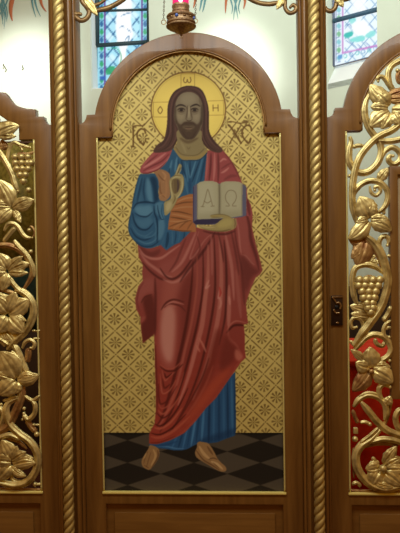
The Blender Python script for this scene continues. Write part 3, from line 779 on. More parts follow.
cv.stroke([(173.5, 180.5), (173.3, 186), (174.5, 192)], C_(112, 92, 60), .9, .4, .7, hh)
cv.stroke([(174.5, 195), (175, 199), (172.5, 204)], SKD, 1.2, .6, .7, hh)
cv.fill([(166, 205), (169.5, 201.5), (172, 203), (170, 209), (166.5, 211.5)], SKL, True, None, None, hh, .9, .7)
cv.stroke([(184, 178), (184, 186), (181, 195), (176, 203), (171, 211)], SKD, .9, .45, .75, hh)
cv.stroke([(169, 181), (170, 190), (170.5, 198), (165, 202)], SKD, .8, .4, .7, hh)
cv.fill([(198.5, 224.5), (204, 225.3), (210, 226), (216, 223.8), (221, 219.8), (223.3, 218), (219.5, 217.3), (213.5, 218), (210.3, 217), (211, 215.2), (217, 214.5), (224, 214.6), (229, 216), (233, 218.8), (236, 219), (236, 227), (230, 230.5), (222, 231.8), (212, 231), (204, 229.3), (199.5, 227)], C_(126, 106, 62), True, 'hand2', 10)
h2 = 'hand2'
cv.fill([(218, 224), (224, 219.5), (229, 218.5), (232.5, 221), (231, 225.5), (224, 227.5), (217, 227)], C_(142, 122, 70), True, None, None, h2, 1.1, .8)
cv.stroke([(199.5, 225.5), (207, 227.3), (215, 227.3)], C_(150, 128, 82), 1.2, .5, .8, h2)
cv.stroke([(203, 229), (212, 231), (222, 231.3), (231, 229)], SKD, 1.6, .6, .85, h2)
cv.stroke([(211.3, 217), (218, 217.4), (223, 218.3)], SKD, .7, .35, .8, h2)
cv.stroke([(210.5, 215.2), (217, 214.3), (225, 214.8), (232, 218)], C_(86, 68, 40), .7, .35, .8, None)
cv.stroke([(234, 218), (235.3, 223), (234.5, 228)], C_(92, 60, 40), 1.3, .6, .7, h2)

# --- thin dark outline round the whole figure
# ------------------------------------------------------------------ board cut into the ground and the painted layers
def arch_inside(X, Z, grow):
    a = (np.abs(X) < .3715+grow) & (Z > .752-grow) & (Z < 2.204+grow)
    b = (np.abs(X) < .3075+grow) & (Z >= 2.2) & (Z < 2.2335)
    c_ = (np.hypot(X, Z-2.2335) < .3075+grow) & (Z >= 2.2)
    return a | b | c_


def build_painting(parent):
    st = .002
    xs = np.arange(-.380, .3801, st); zs = np.arange(.744, 2.552, st)
    GX, GZ = np.meshgrid(xs, zs)
    W = np.stack([GX, np.full_like(GX, YB), GZ], -1).reshape(-1, 3)
    px, py = to_px(W)
    rgb = cv.sample(px, py)
    a = np.clip(lin(rgb*255)/Kf(py), 0, .95)
    nz, nx = GX.shape
    i, j = np.meshgrid(np.arange(nz-1), np.arange(nx-1), indexing='ij')
    q = np.stack([i*nx+j, i*nx+j+1, (i+1)*nx+j+1, (i+1)*nx+j], -1).reshape(-1, 4)
    cen = W[q].mean(1); inside = arch_inside(cen[:, 0], cen[:, 2], .006)
    q = q[inside]; cen = cen[inside]
    cx, cy = to_px(cen); ids = cv.ids(cx, cy)
    names = {0: ('gilded_ground', M_leaf), 1: ('halo', M_leaf), 2: ('painted_floor', M_paint), 3: ('painted_figure', M_paint), 4: ('hair', M_paint),
             5: ('tunic', M_paint), 6: ('mantle', M_paint), 7: ('sash', M_paint), 8: ('open_book', M_paint), 9: ('hand', M_paint), 10: ('hand', M_paint), 11: ('foot', M_paint), 12: ('foot', M_paint), 13: ('tunic_skirt', M_paint)}
    labs = {0: 'gold ground stencilled with diamonds and eight-petalled flowers', 1: 'bright gold halo with a thin brown rim', 2: 'dark diamond-tiled painted floor',
            3: 'painted bearded face and neck', 9: 'raised blessing hand', 10: 'hand supporting the book', 11: 'bare left foot in the picture', 12: 'bare foot stepping to the right', 13: 'blue tunic hem above the feet', 5: 'blue tunic', 6: 'red mantle', 7: 'orange sash', 8: 'open book with pale pages', 4: 'long brown hair'}
    fig = None
    for k in (0, 1, 2, 3, 4, 5, 13, 6, 7, 8, 9, 10, 11, 12):
        f = q[ids == k]
        if not len(f): continue
        used, inv = np.unique(f, return_inverse=True)
        f = inv.reshape(-1, 4)
        par = fig if k > 3 else parent
        off = np.array(wloc(par))
        me = bpy.data.meshes.new(names[k][0])
        V = (W[used]-off).astype(np.float32)
        me.vertices.add(len(V)); me.vertices.foreach_set('co', V.ravel())
        me.loops.add(f.size); me.loops.foreach_set('vertex_index', f.ravel().astype(np.int32))
        me.polygons.add(len(f)); me.polygons.foreach_set('loop_start', np.arange(0, f.size, 4, dtype=np.int32))
        me.polygons.foreach_set('loop_total', np.full(len(f), 4, np.int32))
        at = me.color_attributes.new('Col', 'FLOAT_COLOR', 'POINT')
        c4 = np.ones((len(V), 4), np.float32); c4[:, :3] = a[used]
        at.data.foreach_set('color', c4.ravel())
        me.update(); me.validate(); me.materials.append(names[k][1])
        o = bpy.data.objects.new(names[k][0], me); COL.objects.link(o); o.parent = par
        o['label'] = labs[k]
        if k == 3: fig = o

# ------------------------------------------------------------------ flat plates with bevelled edges
def plate(name, loops, y0, th, mat_, parent=None, bev=.003, mapf=None, angle=35):
    """loops of (x, z): outline and holes; front face at y0, thickness th going back"""
    cu = bpy.data.curves.new(name, 'CURVE'); cu.dimensions = '2D'; cu.fill_mode = 'BOTH'
    cu.extrude = th/2-bev; cu.bevel_depth = bev; cu.bevel_resolution = 1; cu.offset = -bev
    for lp in loops:
        sp = cu.splines.new('POLY'); sp.points.add(len(lp)-1)
        for p, (x, z) in zip(sp.points, lp): p.co = (x, z, 0, 1)
        sp.use_cyclic_u = True
    tmp = bpy.data.objects.new('tmp', cu); COL.objects.link(tmp)
    dg = bpy.context.evaluated_depsgraph_get()
    me = bpy.data.meshes.new_from_object(tmp.evaluated_get(dg))
    V = [(v.co.x, y0+th/2-v.co.z, v.co.y) for v in me.vertices]
    if mapf: V = [mapf(*v) for v in V]
    Fc = [tuple(p.vertices) for p in me.polygons]
    bpy.data.objects.remove(tmp); bpy.data.curves.remove(cu); bpy.data.meshes.remove(me)
    bm = bmesh.new(); vs = [bm.verts.new(v) for v in V]
    for f in Fc:
        try: bm.faces.new([vs[i] for i in f])
        except ValueError: pass
    bmesh.ops.remove_doubles(bm, verts=bm.verts, dist=1e-5)
    bm.verts.index_update()
    V = [v.co[:] for v in bm.verts]; Fc = [[v.index for v in f.verts] for f in bm.faces]; bm.free()
    return mesh(name, V, Fc, mat_, parent, smooth=True, angle=angle)


def arc(cx, cz, r, a0, a1, n=48):
    return [(cx+r*math.cos(math.radians(a0+(a1-a0)*i/n)), cz+r*math.sin(math.radians(a0+(a1-a0)*i/n))) for i in range(n+1)]


AZ = 2.2335


def arch_outline(cx):
    a = math.degrees(math.asin((2.299-AZ)/.3825))
    L = [(cx-.4445, .12), (cx+.4445, .12), (cx+.4445, 2.262), (cx+.434, 2.263), (cx+.422, 2.270), (cx+.414, 2.283), (cx+.411, 2.298)]
    L += arc(cx, AZ, .3825, a, 180-a, 64)
    L += [(cx-.411, 2.298), (cx-.414, 2.283), (cx-.422, 2.270), (cx-.434, 2.263), (cx-.4445, 2.262)]
    return L


def arch_opening(cx, g=0.0):
    return [(cx-.3715-g, .752-g), (cx+.3715+g, .752-g), (cx+.3715+g, 2.204+g), (cx+.3075+g, 2.204+g)]+arc(cx, AZ, .3075+g, 0, 180, 64)+[(cx-.3075-g, 2.204+g), (cx-.3715-g, 2.204+g)]


def rect(x0, x1, z0, z1): return [(x0, z0), (x1, z0), (x1, z1), (x0, z1)]


def bead(name, pts, r, mat_, parent, y=0.0, ns=8):
    C = np.array([(x, y, z) for x, z in pts]); V, Fc = tube_geo(C, np.full(len(C), r), ns)
    return mesh(name, V, Fc, mat_, parent)


def densify(p, n=12):
    out = []
    for a, b in zip(p[:-1], p[1:]):
        k = max(1, int(math.hypot(b[0]-a[0], b[1]-a[1])/.02))
        for i in range(k): out.append((a[0]+(b[0]-a[0])*i/k, a[1]+(b[1]-a[1])*i/k))
    return out+[p[-1]]


def lower_panel(cx, parent):
    mb = MB().box(cx-.372, cx+.372, .016, .03, .15, .712)
    mb.build('lower_panel', M_woodh, parent)
    MB().box(cx-.33, cx+.33, .008, .018, .20, .665, .004).build('raised_field', M_woodh, parent)


M_sill = mat('sill_gilding', (.86, .68, .20), .4, .1)


def opening_trim(cx, parent, left=True):
    g = -.002
    for s in (-1, 1):
        bead('gold_beading', densify([(cx+s*(.3715+g), .754), (cx+s*(.3715+g), 2.203)]), .0036, M_bead, parent, -.0005)
    MB().box(cx-.376, cx+.376, -.007, .012, .7465, .7565, .003).build('gold_sill_strip', M_sill, parent)


def arch_trim(cx, parent):
    bead('arch_moulding', arc(cx, AZ, .3135, 0, 180, 72), .0045, M_wood, parent, -.0005)
    bead('arch_bead', [(cx+.3065, 2.206)]+arc(cx, AZ, .3065, 0, 180, 72)+[(cx-.3065, 2.206)], .0028, M_golddk, parent, .001)
    for s in (-1, 1):
        bead('step_groove_shade', [(cx+s*.3715, 2.2045), (cx+s*.34, 2.2045), (cx+s*.307, 2.2045)], .003, M_wooddk, parent, 0)  # dark strip at the step, painting the shadow in the groove


# ------------------------------------------------------------------ setting
M_floor = noise_color(mat('floor_boards', rough=.5), (.10, .045, .018), (.18, .085, .035), (1, 12, 1), 3, 6)
M_carpet = noise_color(mat('sanctuary_carpet', rough=.95, spec=.05), (.05, .015, .01), (.08, .025, .015), (20, 20, 20), 5, 4)
tag(MB().box(-4, 4, -6, -.25, -.34, -.17).build('floor', M_floor), kind='structure')
tag(MB().box(-4, 4, -.6, 4.2, -.17, 0).build('trim_1', M_carpet), kind='structure')   # raised sanctuary floor
YW = 3.2
hx, _, _ = P(312, 200, YW)
fa = math.radians(42); fd = np.array([math.cos(fa), -math.sin(fa)]); fn = np.array([math.sin(fa), math.cos(fa)])  # along, outwards (away from the viewer)


def Pf(px, py, dep=0.0):
    """point of the slanted right wall face (dep behind it)"""
    d = FX+RX*(px-200)/F-UX*(py-266.5)/F
    o = np.array([hx, YW])+fn*dep
    t = ((o-CAM[:2])@fn)/(d[:2]@fn)
    q = CAM+d*t
    return tuple(float(v) for v in q)


def fmap(s, dep, z):
    q = np.array([hx, YW])+fd*s+fn*dep
    return (q[0], q[1], z)


def fs(p): return float((np.array(p[:2])-np.array([hx, YW]))@fd)


# centre wall with the recess of window_1
wl, wr = P(91.5, 60, YW)[0], P(149.5, 60, YW)[0]
wb = P(120, 88, YW)[2]; wt = 5.2
wall_c = plate('wall_back', [rect(-3.0, hx+.0, 0, 5.6), rect(wl, wr, wb, wt)], YW, .30, M_wall, bev=.004)
tag(wall_c, kind='structure')
s0, s1 = fs(Pf(327.5, 40)), fs(Pf(377, 40)); zb2 = Pf(335, 82)[2]
wall_r = plate('wall_right', [rect(0, 3.2, 0, 5.6), rect(s0, s1, zb2, 5.2)], 0, .34, M_wall, bev=.004, mapf=fmap)
tag(wall_r, kind='structure')
lmap = lambda s, dep, z: (-3.0-fd[0]*s-fn[0]*dep, YW+fd[1]*s+fn[1]*dep, z)
tag(plate('wall_left', [rect(0, 3.0, 0, 5.6)], 0, .3, M_wall, bev=.004, mapf=lmap), kind='structure')
# white strips beside the windows, the right one a pilaster edge
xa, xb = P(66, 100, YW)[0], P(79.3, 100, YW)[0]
tag(MB().box(xa, xb, YW-.06, YW+.02, 0, 5.5, .01).build('trim_2', M_wallbaked), kind='structure')  # added strip, its tone painting the bluish shade transition at the wall edge
xa, xb = P(299, 100, YW)[0], P(309, 100, YW)[0]
tag(MB().box(xa, xb, YW-.03, YW+.02, 0, 5.5, .01).build('trim_3', M_wallbaked), kind='structure')
# dark wainscot round the sanctuary
M_wains = noise_color(mat('dark_panelling', rough=.6), (.030, .013, .006), (.055, .024, .010), (6, 6, 1), 3, 6)
tag(MB().box(-3.0, hx-.02, YW-.05, YW+.02, 0, 1.42, .01).build('trim_4', M_wains), kind='structure')
tag(mesh('trim_5', [fmap(*v) for v in MB().box(.02, 3.2, -.05, .02, 0, 1.42, .01).v], MB().box(.02, 3.2, -.05, .02, 0, 1.42, .01).f, M_wains, smooth=False), kind='structure')


# ---- stained glass
def glass_mesh(name, corners, cvs, parent, n=(60, 110), th=.01, back=(0, 1, 0)):
    bl, br, tr, tl = [np.array(c) for c in corners]
    V = []; Fc = []
    for j in range(n[1]+1):
        for i in range(n[0]+1):
            u, v = i/n[0], j/n[1]
            V.append((bl*(1-u)+br*u)*(1-v)+(tl*(1-u)+tr*u)*v)
    V = np.array(V); N = n[0]+1
    for j in range(n[1]):
        for i in range(n[0]): Fc.append((j*N+i, j*N+i+1, (j+1)*N+i+1, (j+1)*N+i))
    px, py = to_px(V)
    c = lin(cvs.sample(px, py)*255)
    return mesh(name, V, Fc, M_glass, parent, col=c, smooth=False)


WH = C_(252, 254, 255); CYN = C_(110, 205, 236); BL = C_(24, 92, 148); DK = C_(24, 60, 90); VI = C_(104, 50, 140); GR = C_(28, 158, 96)
g1 = Canvas(92, -75, 62, 165, 3, (.80, .95, .99))
for yb_ in range(-75, 90, 3):                                   # soft variation of the blue panes
    g1.fill([(100, yb_), (146, yb_), (146, yb_+2.2), (100, yb_+2.2)], CYN, False, alpha=.35+.3*random.random(), blur=1.2)
for o_ in range(-160, 180, 14):                                 # diamond leading
    g1.stroke([(103, o_), (141, o_+45)], BL, 1.35, .35, .95, taper=False, smooth=False)
    g1.stroke([(103, o_+10), (141, o_-35)], BL, 1.35, .35, .95, taper=False, smooth=False)
for cx_, cy_ in ((109.5, 17), (109.5, 37), (133, 5), (134, 15), (134, 35), (112, 58), (110, 3)):
    g1.fill([(cx_-4.5, cy_), (cx_, cy_-5), (cx_+4.5, cy_), (cx_, cy_+5)], C_(222, 250, 255), False, alpha=.8, blur=.5)
g1.fill([(116, -75), (133, -75), (131, -20), (132, 5), (131, 20), (133, 34), (130, 42), (126, 52), (126, 68), (121, 75), (119, 60), (120, 50), (117, 42), (115.5, 25), (117, 5), (115, -20)], WH, True, blur=.6)
for pts in ([(121, 16), (127, 13.5), (132, 14)], [(119.5, 27.5), (122.5, 26.3), (124.5, 27.5)], [(127, 29), (131, 32)], [(125, 40), (129, 36), (128, 43)], [(123, 43), (126, 41)]):
    g1.stroke(pts, BL, 1.0, .4, .8)
for xl_, sx in ((99, 1), (142.5, -1)):                          # borders of small round pieces
    g1.fill([(xl_-3, -75), (xl_+6, -75), (xl_+6, 90), (xl_-3, 90)], C_(150, 214, 232), False)
    g1.stroke([(xl_+(5.6 if sx > 0 else -.5), -75), (xl_+(5.8 if sx > 0 else -.5), 90)], VI, 1.6, .4, .95, taper=False, smooth=False)
    for k, y_ in enumerate(range(-72, 90, 8)):
        g1.fill([(xl_+.6, y_), (xl_+2.6, y_-3.2), (xl_+4.6, y_), (xl_+2.6, y_+3.2)], GR if k % 2 else BL, True, alpha=.95)
        g1.stroke([(xl_-.5, y_+4), (xl_+2.6, y_+5), (xl_+5, y_+4)], BL, .9, .4, .8)
g1.fill([(106, 70), (111, 66), (116, 68), (113, 73), (107, 75)], GR, True, alpha=.9)
g1.fill([(100, 76), (106, 75.5), (106, 80), (100, 80)], C_(36, 92, 180), False)
g1.stroke([(107, 50), (116, 48), (121, 55), (120, 63), (114, 70)], GR, 1.0, .4, .8)
win1 = empty('window_1', (P(120, 60, YW+.15)[0], YW+.15, wb), kind='structure')
YG = YW+.16
glass_mesh('stained_glass', (P(96.5, 90, YG), P(149.5, 90, YG), P(149.5, -70, YG), P(96.5, -70, YG)), g1, win1)


def bar(name, a, b, r, parent, mt=None):
    V, Fc = tube_geo([a, tuple((np.array(a)+np.array(b))/2), b], [r]*3, 8)
    return mesh(name, V, Fc, mt or M_leadbar, parent)


M_leadbar = mat('window_bar', (.035, .07, .085), .6)
for a, b, r in (((97, 11), (149, 9.5), .012), ((96.5, 45.5), (149, 42), .020), ((96.5, -30), (149, -32), .012)):
    bar('cross_bar', P(*a, YG-.02), P(*b, YG-.02), r, win1)
bar('frame_bar', P(96.8, 46, YG-.02), P(97.2, -75, YG-.02), .025, win1)
bar('frame_bar', P(96.8, 84, YG-.01), P(96.8, 46, YG-.01), .006, win1)
bar('frame_bar', P(149, 84, YG-.02), P(149, -75, YG-.02), .022, win1)
zj = 5.1
mesh('jamb', [(wl-.004, YW-.004, wb-.02), (P(97.5, 60, YG)[0], YG-.005, wb-.02), (P(97.5, 60, YG)[0], YG-.005, zj), (wl-.004, YW-.004, zj),
              (wl-.03, YW+.02, wb-.02), (wl-.03, YG+.01, wb-.02), (wl-.03, YG+.01, zj), (wl-.03, YW+.02, zj)],
     [(0, 1, 2, 3), (4, 7, 6, 5), (0, 4, 5, 1), (3, 2, 6, 7), (0, 3, 7, 4), (1, 5, 6, 2)], M_wallbaked, win1, smooth=False)
MB().box(wl-.01, wr+.01, YW+.005, YG+.05, wb-.03, wb+.006).build('sill', M_wallbaked, win1)

g2 = Canvas(328, -75, 56, 150, 3, (.93, .98, 1.0))
for o_ in range(-160, 200, 13):
    g2.stroke([(345, o_), (378, o_+38)], C_(110, 160, 200), .9, .35, .8, taper=False, smooth=False)
    g2.stroke([(345, o_+30), (378, o_-8)], C_(110, 160, 200), .9, .35, .8, taper=False, smooth=False)
g2.fill([(352, 24), (358, 20), (366, 21), (370, 28), (369, 35), (360, 37), (353, 33)], WH, True, blur=1.2)
g2.fill([(352, -70), (366, -70), (366, 10), (355, 12), (352, 0)], WH, True, blur=1.5, alpha=.9)
TEAL = C_(60, 190, 180); TL2 = C_(140, 226, 222)
g2.fill([(344, 34.5), (348, 32), (352.5, 31.5), (352.8, 35), (348, 38), (344.5, 37)], TEAL, True)
g2.fill([(350, 39), (356, 37), (362, 35.5), (365, 37), (364, 40.5), (357, 42), (351, 41.5)], TL2, True)
g2.fill([(365, 36), (370, 31.5), (375, 31), (375, 35), (369, 38)], TL2, True, alpha=.9)
g2.fill([(348, 17), (353, 15), (356, 20), (351, 24)], TL2, True, alpha=.8)
for pts in ([(345, 40), (350, 43), (356, 48)], [(357, 44), (364, 50)], [(365, 42), (371, 47)], [(345, 29), (349, 24), (352, 28)], [(369, 24), (373, 28)], [(349, 20), (352, 16)]):
    g2.stroke(pts, C_(90, 130, 190), 1.0, .4, .8)
g2.fill([(333, -75), (341, -75), (341, 80), (333, 80)], C_(232, 244, 252), False)
for a, b in (((342.7, -75), (342.7, 53)),):
    g2.stroke([a, b], C_(190, 110, 190), 1.3, .5, .9, taper=False, smooth=False)
g2.stroke([(342.5, 53), (358, 49.7), (377, 45.8)], C_(196, 110, 200), 1.5, .5, .9, taper=False, smooth=False)
g2.stroke([(358, 49.7), (377, 45.8)], C_(200, 120, 200), 2.0, .6, .7, taper=False, smooth=False)
for y_ in range(-70, 62, 8):
    g2.fill([(336.5, y_), (339, y_-3), (341, y_), (339, y_+3)], C_(110, 190, 200) if (y_//8) % 2 else C_(90, 170, 110), True, alpha=.75)
    g2.stroke([(335.5, y_+4), (341, y_+3.5)], C_(120, 140, 190), .8, .4, .8)
for k, x_ in enumerate(range(345, 378, 6)):
    y_ = 56-(x_-345)*.24
    g2.stroke([(x_-2, y_), (x_, y_-2), (x_+2, y_), (x_, y_+2), (x_-2, y_)], C_(96, 150, 200) if k % 2 else C_(90, 200, 190), .9, .4, .8)
g2.fill([(338, 55), (342.5, 54), (342.5, 58.5), (338, 59.5)], C_(90, 150, 210), False, alpha=.9)
g2.stroke([(336, -75), (336, 61)], C_(110, 120, 160), .8, .4, .8, taper=False, smooth=False)
win2 = empty('window_2', Pf(350, 60, .10), kind='structure')
DG = .10
glass_mesh('stained_glass', (Pf(333.5, 67, DG), Pf(377.5, 55, DG), Pf(377.5, -70, DG), Pf(333.5, -70, DG)), g2, win2)
M_bluebar = mat('blue_window_bar', (.05, .12, .20), .6)
for a, b, r in (((333.5, 21), (377, 9.5), .021), ((333.5, -45), (377, -58), .02)):
    bar('cross_bar', Pf(*a, DG-.02), Pf(*b, DG-.02), r, win2, M_bluebar)
M_palebar = mat('pale_window_bar', (.16, .19, .30), .6)
bar('frame_bar', Pf(333.6, 66, DG-.015), Pf(333.6, -75, DG-.015), .011, win2, M_palebar)
bar('frame_bar', Pf(333.6, 66.5, DG-.01), Pf(377, 55, DG-.01), .005, win2, M_palebar)
V = [fmap(s0, .0, zb2), fmap(s1, .0, zb2), fmap(s1+.05, DG+.02, Pf(333.5, 66.5, DG)[2]), fmap(s0, DG+.02, Pf(333.5, 66.5, DG)[2]),
     fmap(s0, .0, zb2-.05), fmap(s1, .0, zb2-.05), fmap(s1+.05, DG+.02, zb2-.05), fmap(s0, DG+.02, zb2-.05)]
mesh('sloping_sill', V, [(0, 1, 2, 3), (4, 5, 6, 7), (0, 1, 5, 4), (1, 2, 6, 5), (2, 3, 7, 6), (3, 0, 4, 7)], M_wallbaked, win2, smooth=False)

# ---- painted feathered wings on the upper wall
ORc, TLc = (204, 124, 88), (112, 160, 166)


def feathers(label, strands, group='painted feather clusters on the sanctuary wall'):
    c0 = strands[0][1][0]
    e = empty('painted_feathers', P(c0[0], c0[1], YW-.006), label, 'wall painting', group)
    for col_, pts, w in strands:
        p = spline([(x, y) for x, y in pts], 5); n = len(p)
        C = np.array([P(x, y, YW-.006) for x, y in p])
        t = np.linspace(0, 1, n)
        R_ = w*.0045*np.clip(1.15-t**2.2, .12, 1)
        V, Fc = tube_geo(C, R_, 8, 0, .12)
        mesh('feather', V, Fc, M_or if col_ == 0 else M_tl, e)
    return e


M_or = mat('orange_wall_paint', tuple(lin(ORc)*.95), .9, spec=.05)
M_tl = mat('teal_wall_paint', tuple(lin(TLc)*1.0), .9, spec=.05)
feathers('orange and teal feathers painted at the far left of the white wall', [(0, [(15, -16), (13, -4), (11, 6), (11, 14), (12.5, 21)], 4.6),
          (1, [(6, -16), (2, -4), (3, 8), (5, 16), (4, 29)], 1.6), (1, [(-2, -14), (3, -2), (5, 9), (7, 22)], 1.6), (1, [(8, -16), (5, -4), (1, 5), (3, 14), (2.5, 24)], 1.6),
          (1, [(9, -12), (7.5, 0), (4, 8), (0, 14), (-3, 22)], 1.5), (1, [(0, -12), (2, 0), (6, 6), (7.5, 14), (6.8, 20)], 1.4), (1, [(-4, -10), (-1, 2), (1, 10), (3.4, 26)], 1.4)])
feathers('painted feathers, teal pair and orange one, just left of the left post', [(1, [(29, -16), (31.5, -3), (33, 7), (35.8, 17)], 2.0), (1, [(33, -16), (34.5, -3), (36.5, 7), (40.5, 16.5)], 2.0),
          (0, [(38, -16), (40, -4), (42, 5), (46.5, 12)], 3.0)])
feathers('orange and teal painted feathers directly right of the hanging lamp', [(1, [(206, -16), (205.5, -3), (204, 6), (202.5, 12)], 2.0), (1, [(202.5, -16), (202.2, -4), (200.8, 5), (199.5, 11)], 2.0),
          (0, [(198, -16), (197, -5), (195, 1), (193.5, 8)], 3.0)])
feathers('orange and teal painted feathers above the right of the arch', [(0, [(227.5, -16), (226.8, -5), (225.8, 5), (225.5, 13)], 2.6), (0, [(243.5, -16), (244.5, -5), (245, 2), (243.5, 9)], 3.0), (1, [(232, -16), (233.5, -4), (236, 6), (238, 19)], 1.5),
          (1, [(239, -16), (238, -4), (235, 6), (233.5, 20)], 1.5), (1, [(229.5, -14), (230.5, -2), (232.5, 7), (231.5, 14)], 1.4), (1, [(241.5, -14), (240.5, -2), (238.5, 7), (240, 14)], 1.4), (1, [(235.5, -16), (235.6, 0), (235.6, 12)], 1.3)])
M_hook = mat('dull_hook', (.10, .09, .05), .6)
for hx_, hy_, hl in ((3.9, 66, 'small dark hook on the white wall at far left, upper of a close pair'), (5.9, 69.2, 'small dark hook on the white wall at far left, lower of a close pair'),
                     (22.8, 67.4, 'single small dark hook on the white wall left of the left post')):
    h0 = P(hx_, hy_, YW-.02)
    V, Fc = tube_geo([(h0[0], YW, h0[2]), (h0[0], YW-.03, h0[2]), (h0[0]+.004, YW-.04, h0[2]+.012)], [.0045, .0045, .004], 8)
    tag(mesh('wall_hook', V, Fc, M_hook), hl, 'hook', 'small hooks on the sanctuary wall')

# ------------------------------------------------------------------ the framed icon of the middle bay
icon = empty('framed_icon', (0, 0, .12), 'tall arched wooden frame holding the painted icon of a robed, haloed figure', 'icon')
plate('wooden_frame', [arch_outline(0), arch_opening(0), rect(-.362, .362, .17, .704)], 0, .045, M_wood, icon, .0035)
plate('backboard', [arch_opening(0, .006)], YB+.003, .012, M_wooddk, icon, .001)
lower_panel(0, icon)
opening_trim(0, icon); arch_trim(0, icon)
build_painting(icon)


# ------------------------------------------------------------------ twisted columns
def rope_geo(z0, z1, R_=.0215, p=.1014, N=3, a=.0100, nt=56, dz=.0045):
    nz = int((z1-z0)/dz)+1; V = []; Fc = []
    ph = np.arange(nt)*2*PI/nt
    for i in range(nz):
        z = z0+i*dz
        u = (N*ph/(2*PI)-N*z/p) % 1.0*2-1
        r = R_-a+a*np.sqrt(np.clip(1-np.abs(u)**2.4, 0, 1))
        V += list(zip(r*np.sin(ph), -r*np.cos(ph), [z]*nt))
    for i in range(nz-1):
        for j in range(nt): Fc.append((i*nt+j, i*nt+(j+1) % nt, (i+1)*nt+(j+1) % nt, (i+1)*nt+j))
    Fc.append(tuple(range(nt))); Fc.append(tuple((nz-1)*nt+j for j in range(nt)))
    return V, Fc


def column(cx, label, first=None):
    e = empty('twisted_column', (cx, 0, 0), label, 'column', 'gilded twisted columns beside the icon')
    if first:
        for ch in first.children:
            c = ch.copy(); COL.objects.link(c); c.parent = e
        return e
    prof = [(-.0545, .07), (-.0545, -.014), (-.051, -.020), (-.0465, -.022), (-.0435, -.018), (-.042, -.034), (-.038, -.042), (-.031, -.044), (-.026, -.040), (-.020, -.034), (0, -.034)]
    prof = prof+[(-x, y) for x, y in reversed(prof[:-1])]
    n = len(prof); V = [(x+cx, y, z) for z in (.0, 3.25) for x, y in prof]
    Fc = [(i, (i+1) % n, n+(i+1) % n, n+i) for i in range(n)]+[tuple(range(n)), tuple(range(n, 2*n))]
    mesh('wooden_post', V, Fc, M_wood, e, smooth=True, angle=50)
    V, Fc = rope_geo(.08, 3.2)
    mesh('gilded_rope_shaft', [(x+cx, y-.064, z) for x, y, z in V], Fc, M_rope, e)
    MB().box(cx-.06, cx+.06, -.095, .072, 0, .085, .006).build('base_block', M_wood, e)
    return e


col_a = column(-.5, 'left gilded rope-twist column on its wooden post, between left carved door and icon')
column(.5, 'right gilded rope-twist column on its wooden post, beside the door with the lock', col_a)

# ------------------------------------------------------------------ carved openwork
K = .00405


def stem(pts, w, parent, y=0.0, mt=None, name='vine_stem', t0=.45, t1=.45, ball=0, w2=None, sq=1.05):
    """gilded stem through places of the photograph; w = width in its pixels"""
    p = spline(pts, 7); n = len(p)
    t = np.linspace(0, 1, n)
    if p.shape[1] > 2: ys = p[:, 2]
    else: ys = np.full(n, y)
    C = np.array([P(a[0], a[1], yy) for a, yy in zip(p, ys)])
    W = np.interp(t, [0, .5, 1], [w, w, w if w2 is None else w2])*K*.5*1.22
    W = W*np.clip(np.minimum(t0+(1-t0)*t/.16, t1+(1-t1)*(1-t)/.16), .1, 1)
    V, Fc = tube_geo(C, W, 30, .15, sq)
    mb = MB().add(V, Fc)
    if ball: mb.ball(C[-1]+np.array([0, -.002, 0]), ball*K, n=7)
    return mb.build(name, mt or M_gold, parent, angle=180)


def bud(px, py, r, parent, y=-.004, name='bud'):
    return MB().ball(P(px, py, y), r*K, n=8).build(name, M_gold, parent, angle=180)


def lobe_geo(mb, bx, by, tx, ty, w, y=-.01, h=.009, curl=.012, bend=0.0, ser=.045, veins=3):
    b = np.array([bx, by], float); t = np.array([tx, ty], float); d = t-b; L = np.hypot(*d); d /= L; nn = np.array([-d[1], d[0]])
    NS, NT = 18, 14; V = []; Fc = []
    for i in range(NS+1):
        s = i/NS
        ww = (w/2)*(math.sin(PI*min(1, .04+.96*s)**.85)**.75)*(1+ser*math.sin(s*PI*7))
        if i == NS: ww = w*.02
        for j in range(NT+1):
            u = 2*j/NT-1
            off = nn*(ww*u+bend*math.sin(PI*s*.9)*1.0)
            q = b+d*L*s+off
            vein = .0036*math.cos(PI*veins*u*1.6+s*2.5)*(1-abs(u))*math.sin(PI*s)
            rib = -.0048*math.exp(-(u/.16)**2)*(1-s)
            yy = y-h*math.sin(PI*s**.8)*(1-u*u*.9)-curl*s*s*.5+vein-rib*1.4+.0015*abs(u)*math.sin(s*PI*7)
            V.append(P(q[0], q[1], yy))
    N = NT+1; front = len(V)
    for i in range(NS+1):
        for j in range(N):
            x, yy, z = V[i*N+j]; V.append((x, yy+.006+.003*(1-abs(2*j/NT-1)), z))
    for i in range(NS):
        for j in range(NT):
            a = i*N+j
            Fc.append((a, a+1, a+N+1, a+N)); Fc.append((front+a, front+a+N, front+a+N+1, front+a+1))
    for i in range(NS):
        for j in (0, NT):
            a = i*N+j; Fc.append((a, a+N, front+a+N, front+a))
    for j in range(NT):
        for i in (0, NS):
            a = i*N+j; Fc.append((a, a+1, front+a+1, front+a))
    mb.add(V, Fc)


def leaf(lobes, parent, y=-.012, mt=None, name='vine_leaf', ball=None):
    mb = MB()
    for k, l in enumerate(lobes):
        bx, by, tx, ty, w = l[:5]
        tx += (tx-bx)*.05; ty += (ty-by)*.05
        lobe_geo(mb, bx, by, tx, ty, w*1.34, y-.0015*(k % 3)-(l[6] if len(l) > 6 else 0), h=min(.012, w*.0009), bend=l[5] if len(l) > 5 else 0)
    if ball: mb.ball(P(ball[0], ball[1], y-.012), ball[2]*K, n=7)
    return mb.build(name, mt or M_gold, parent, angle=180)


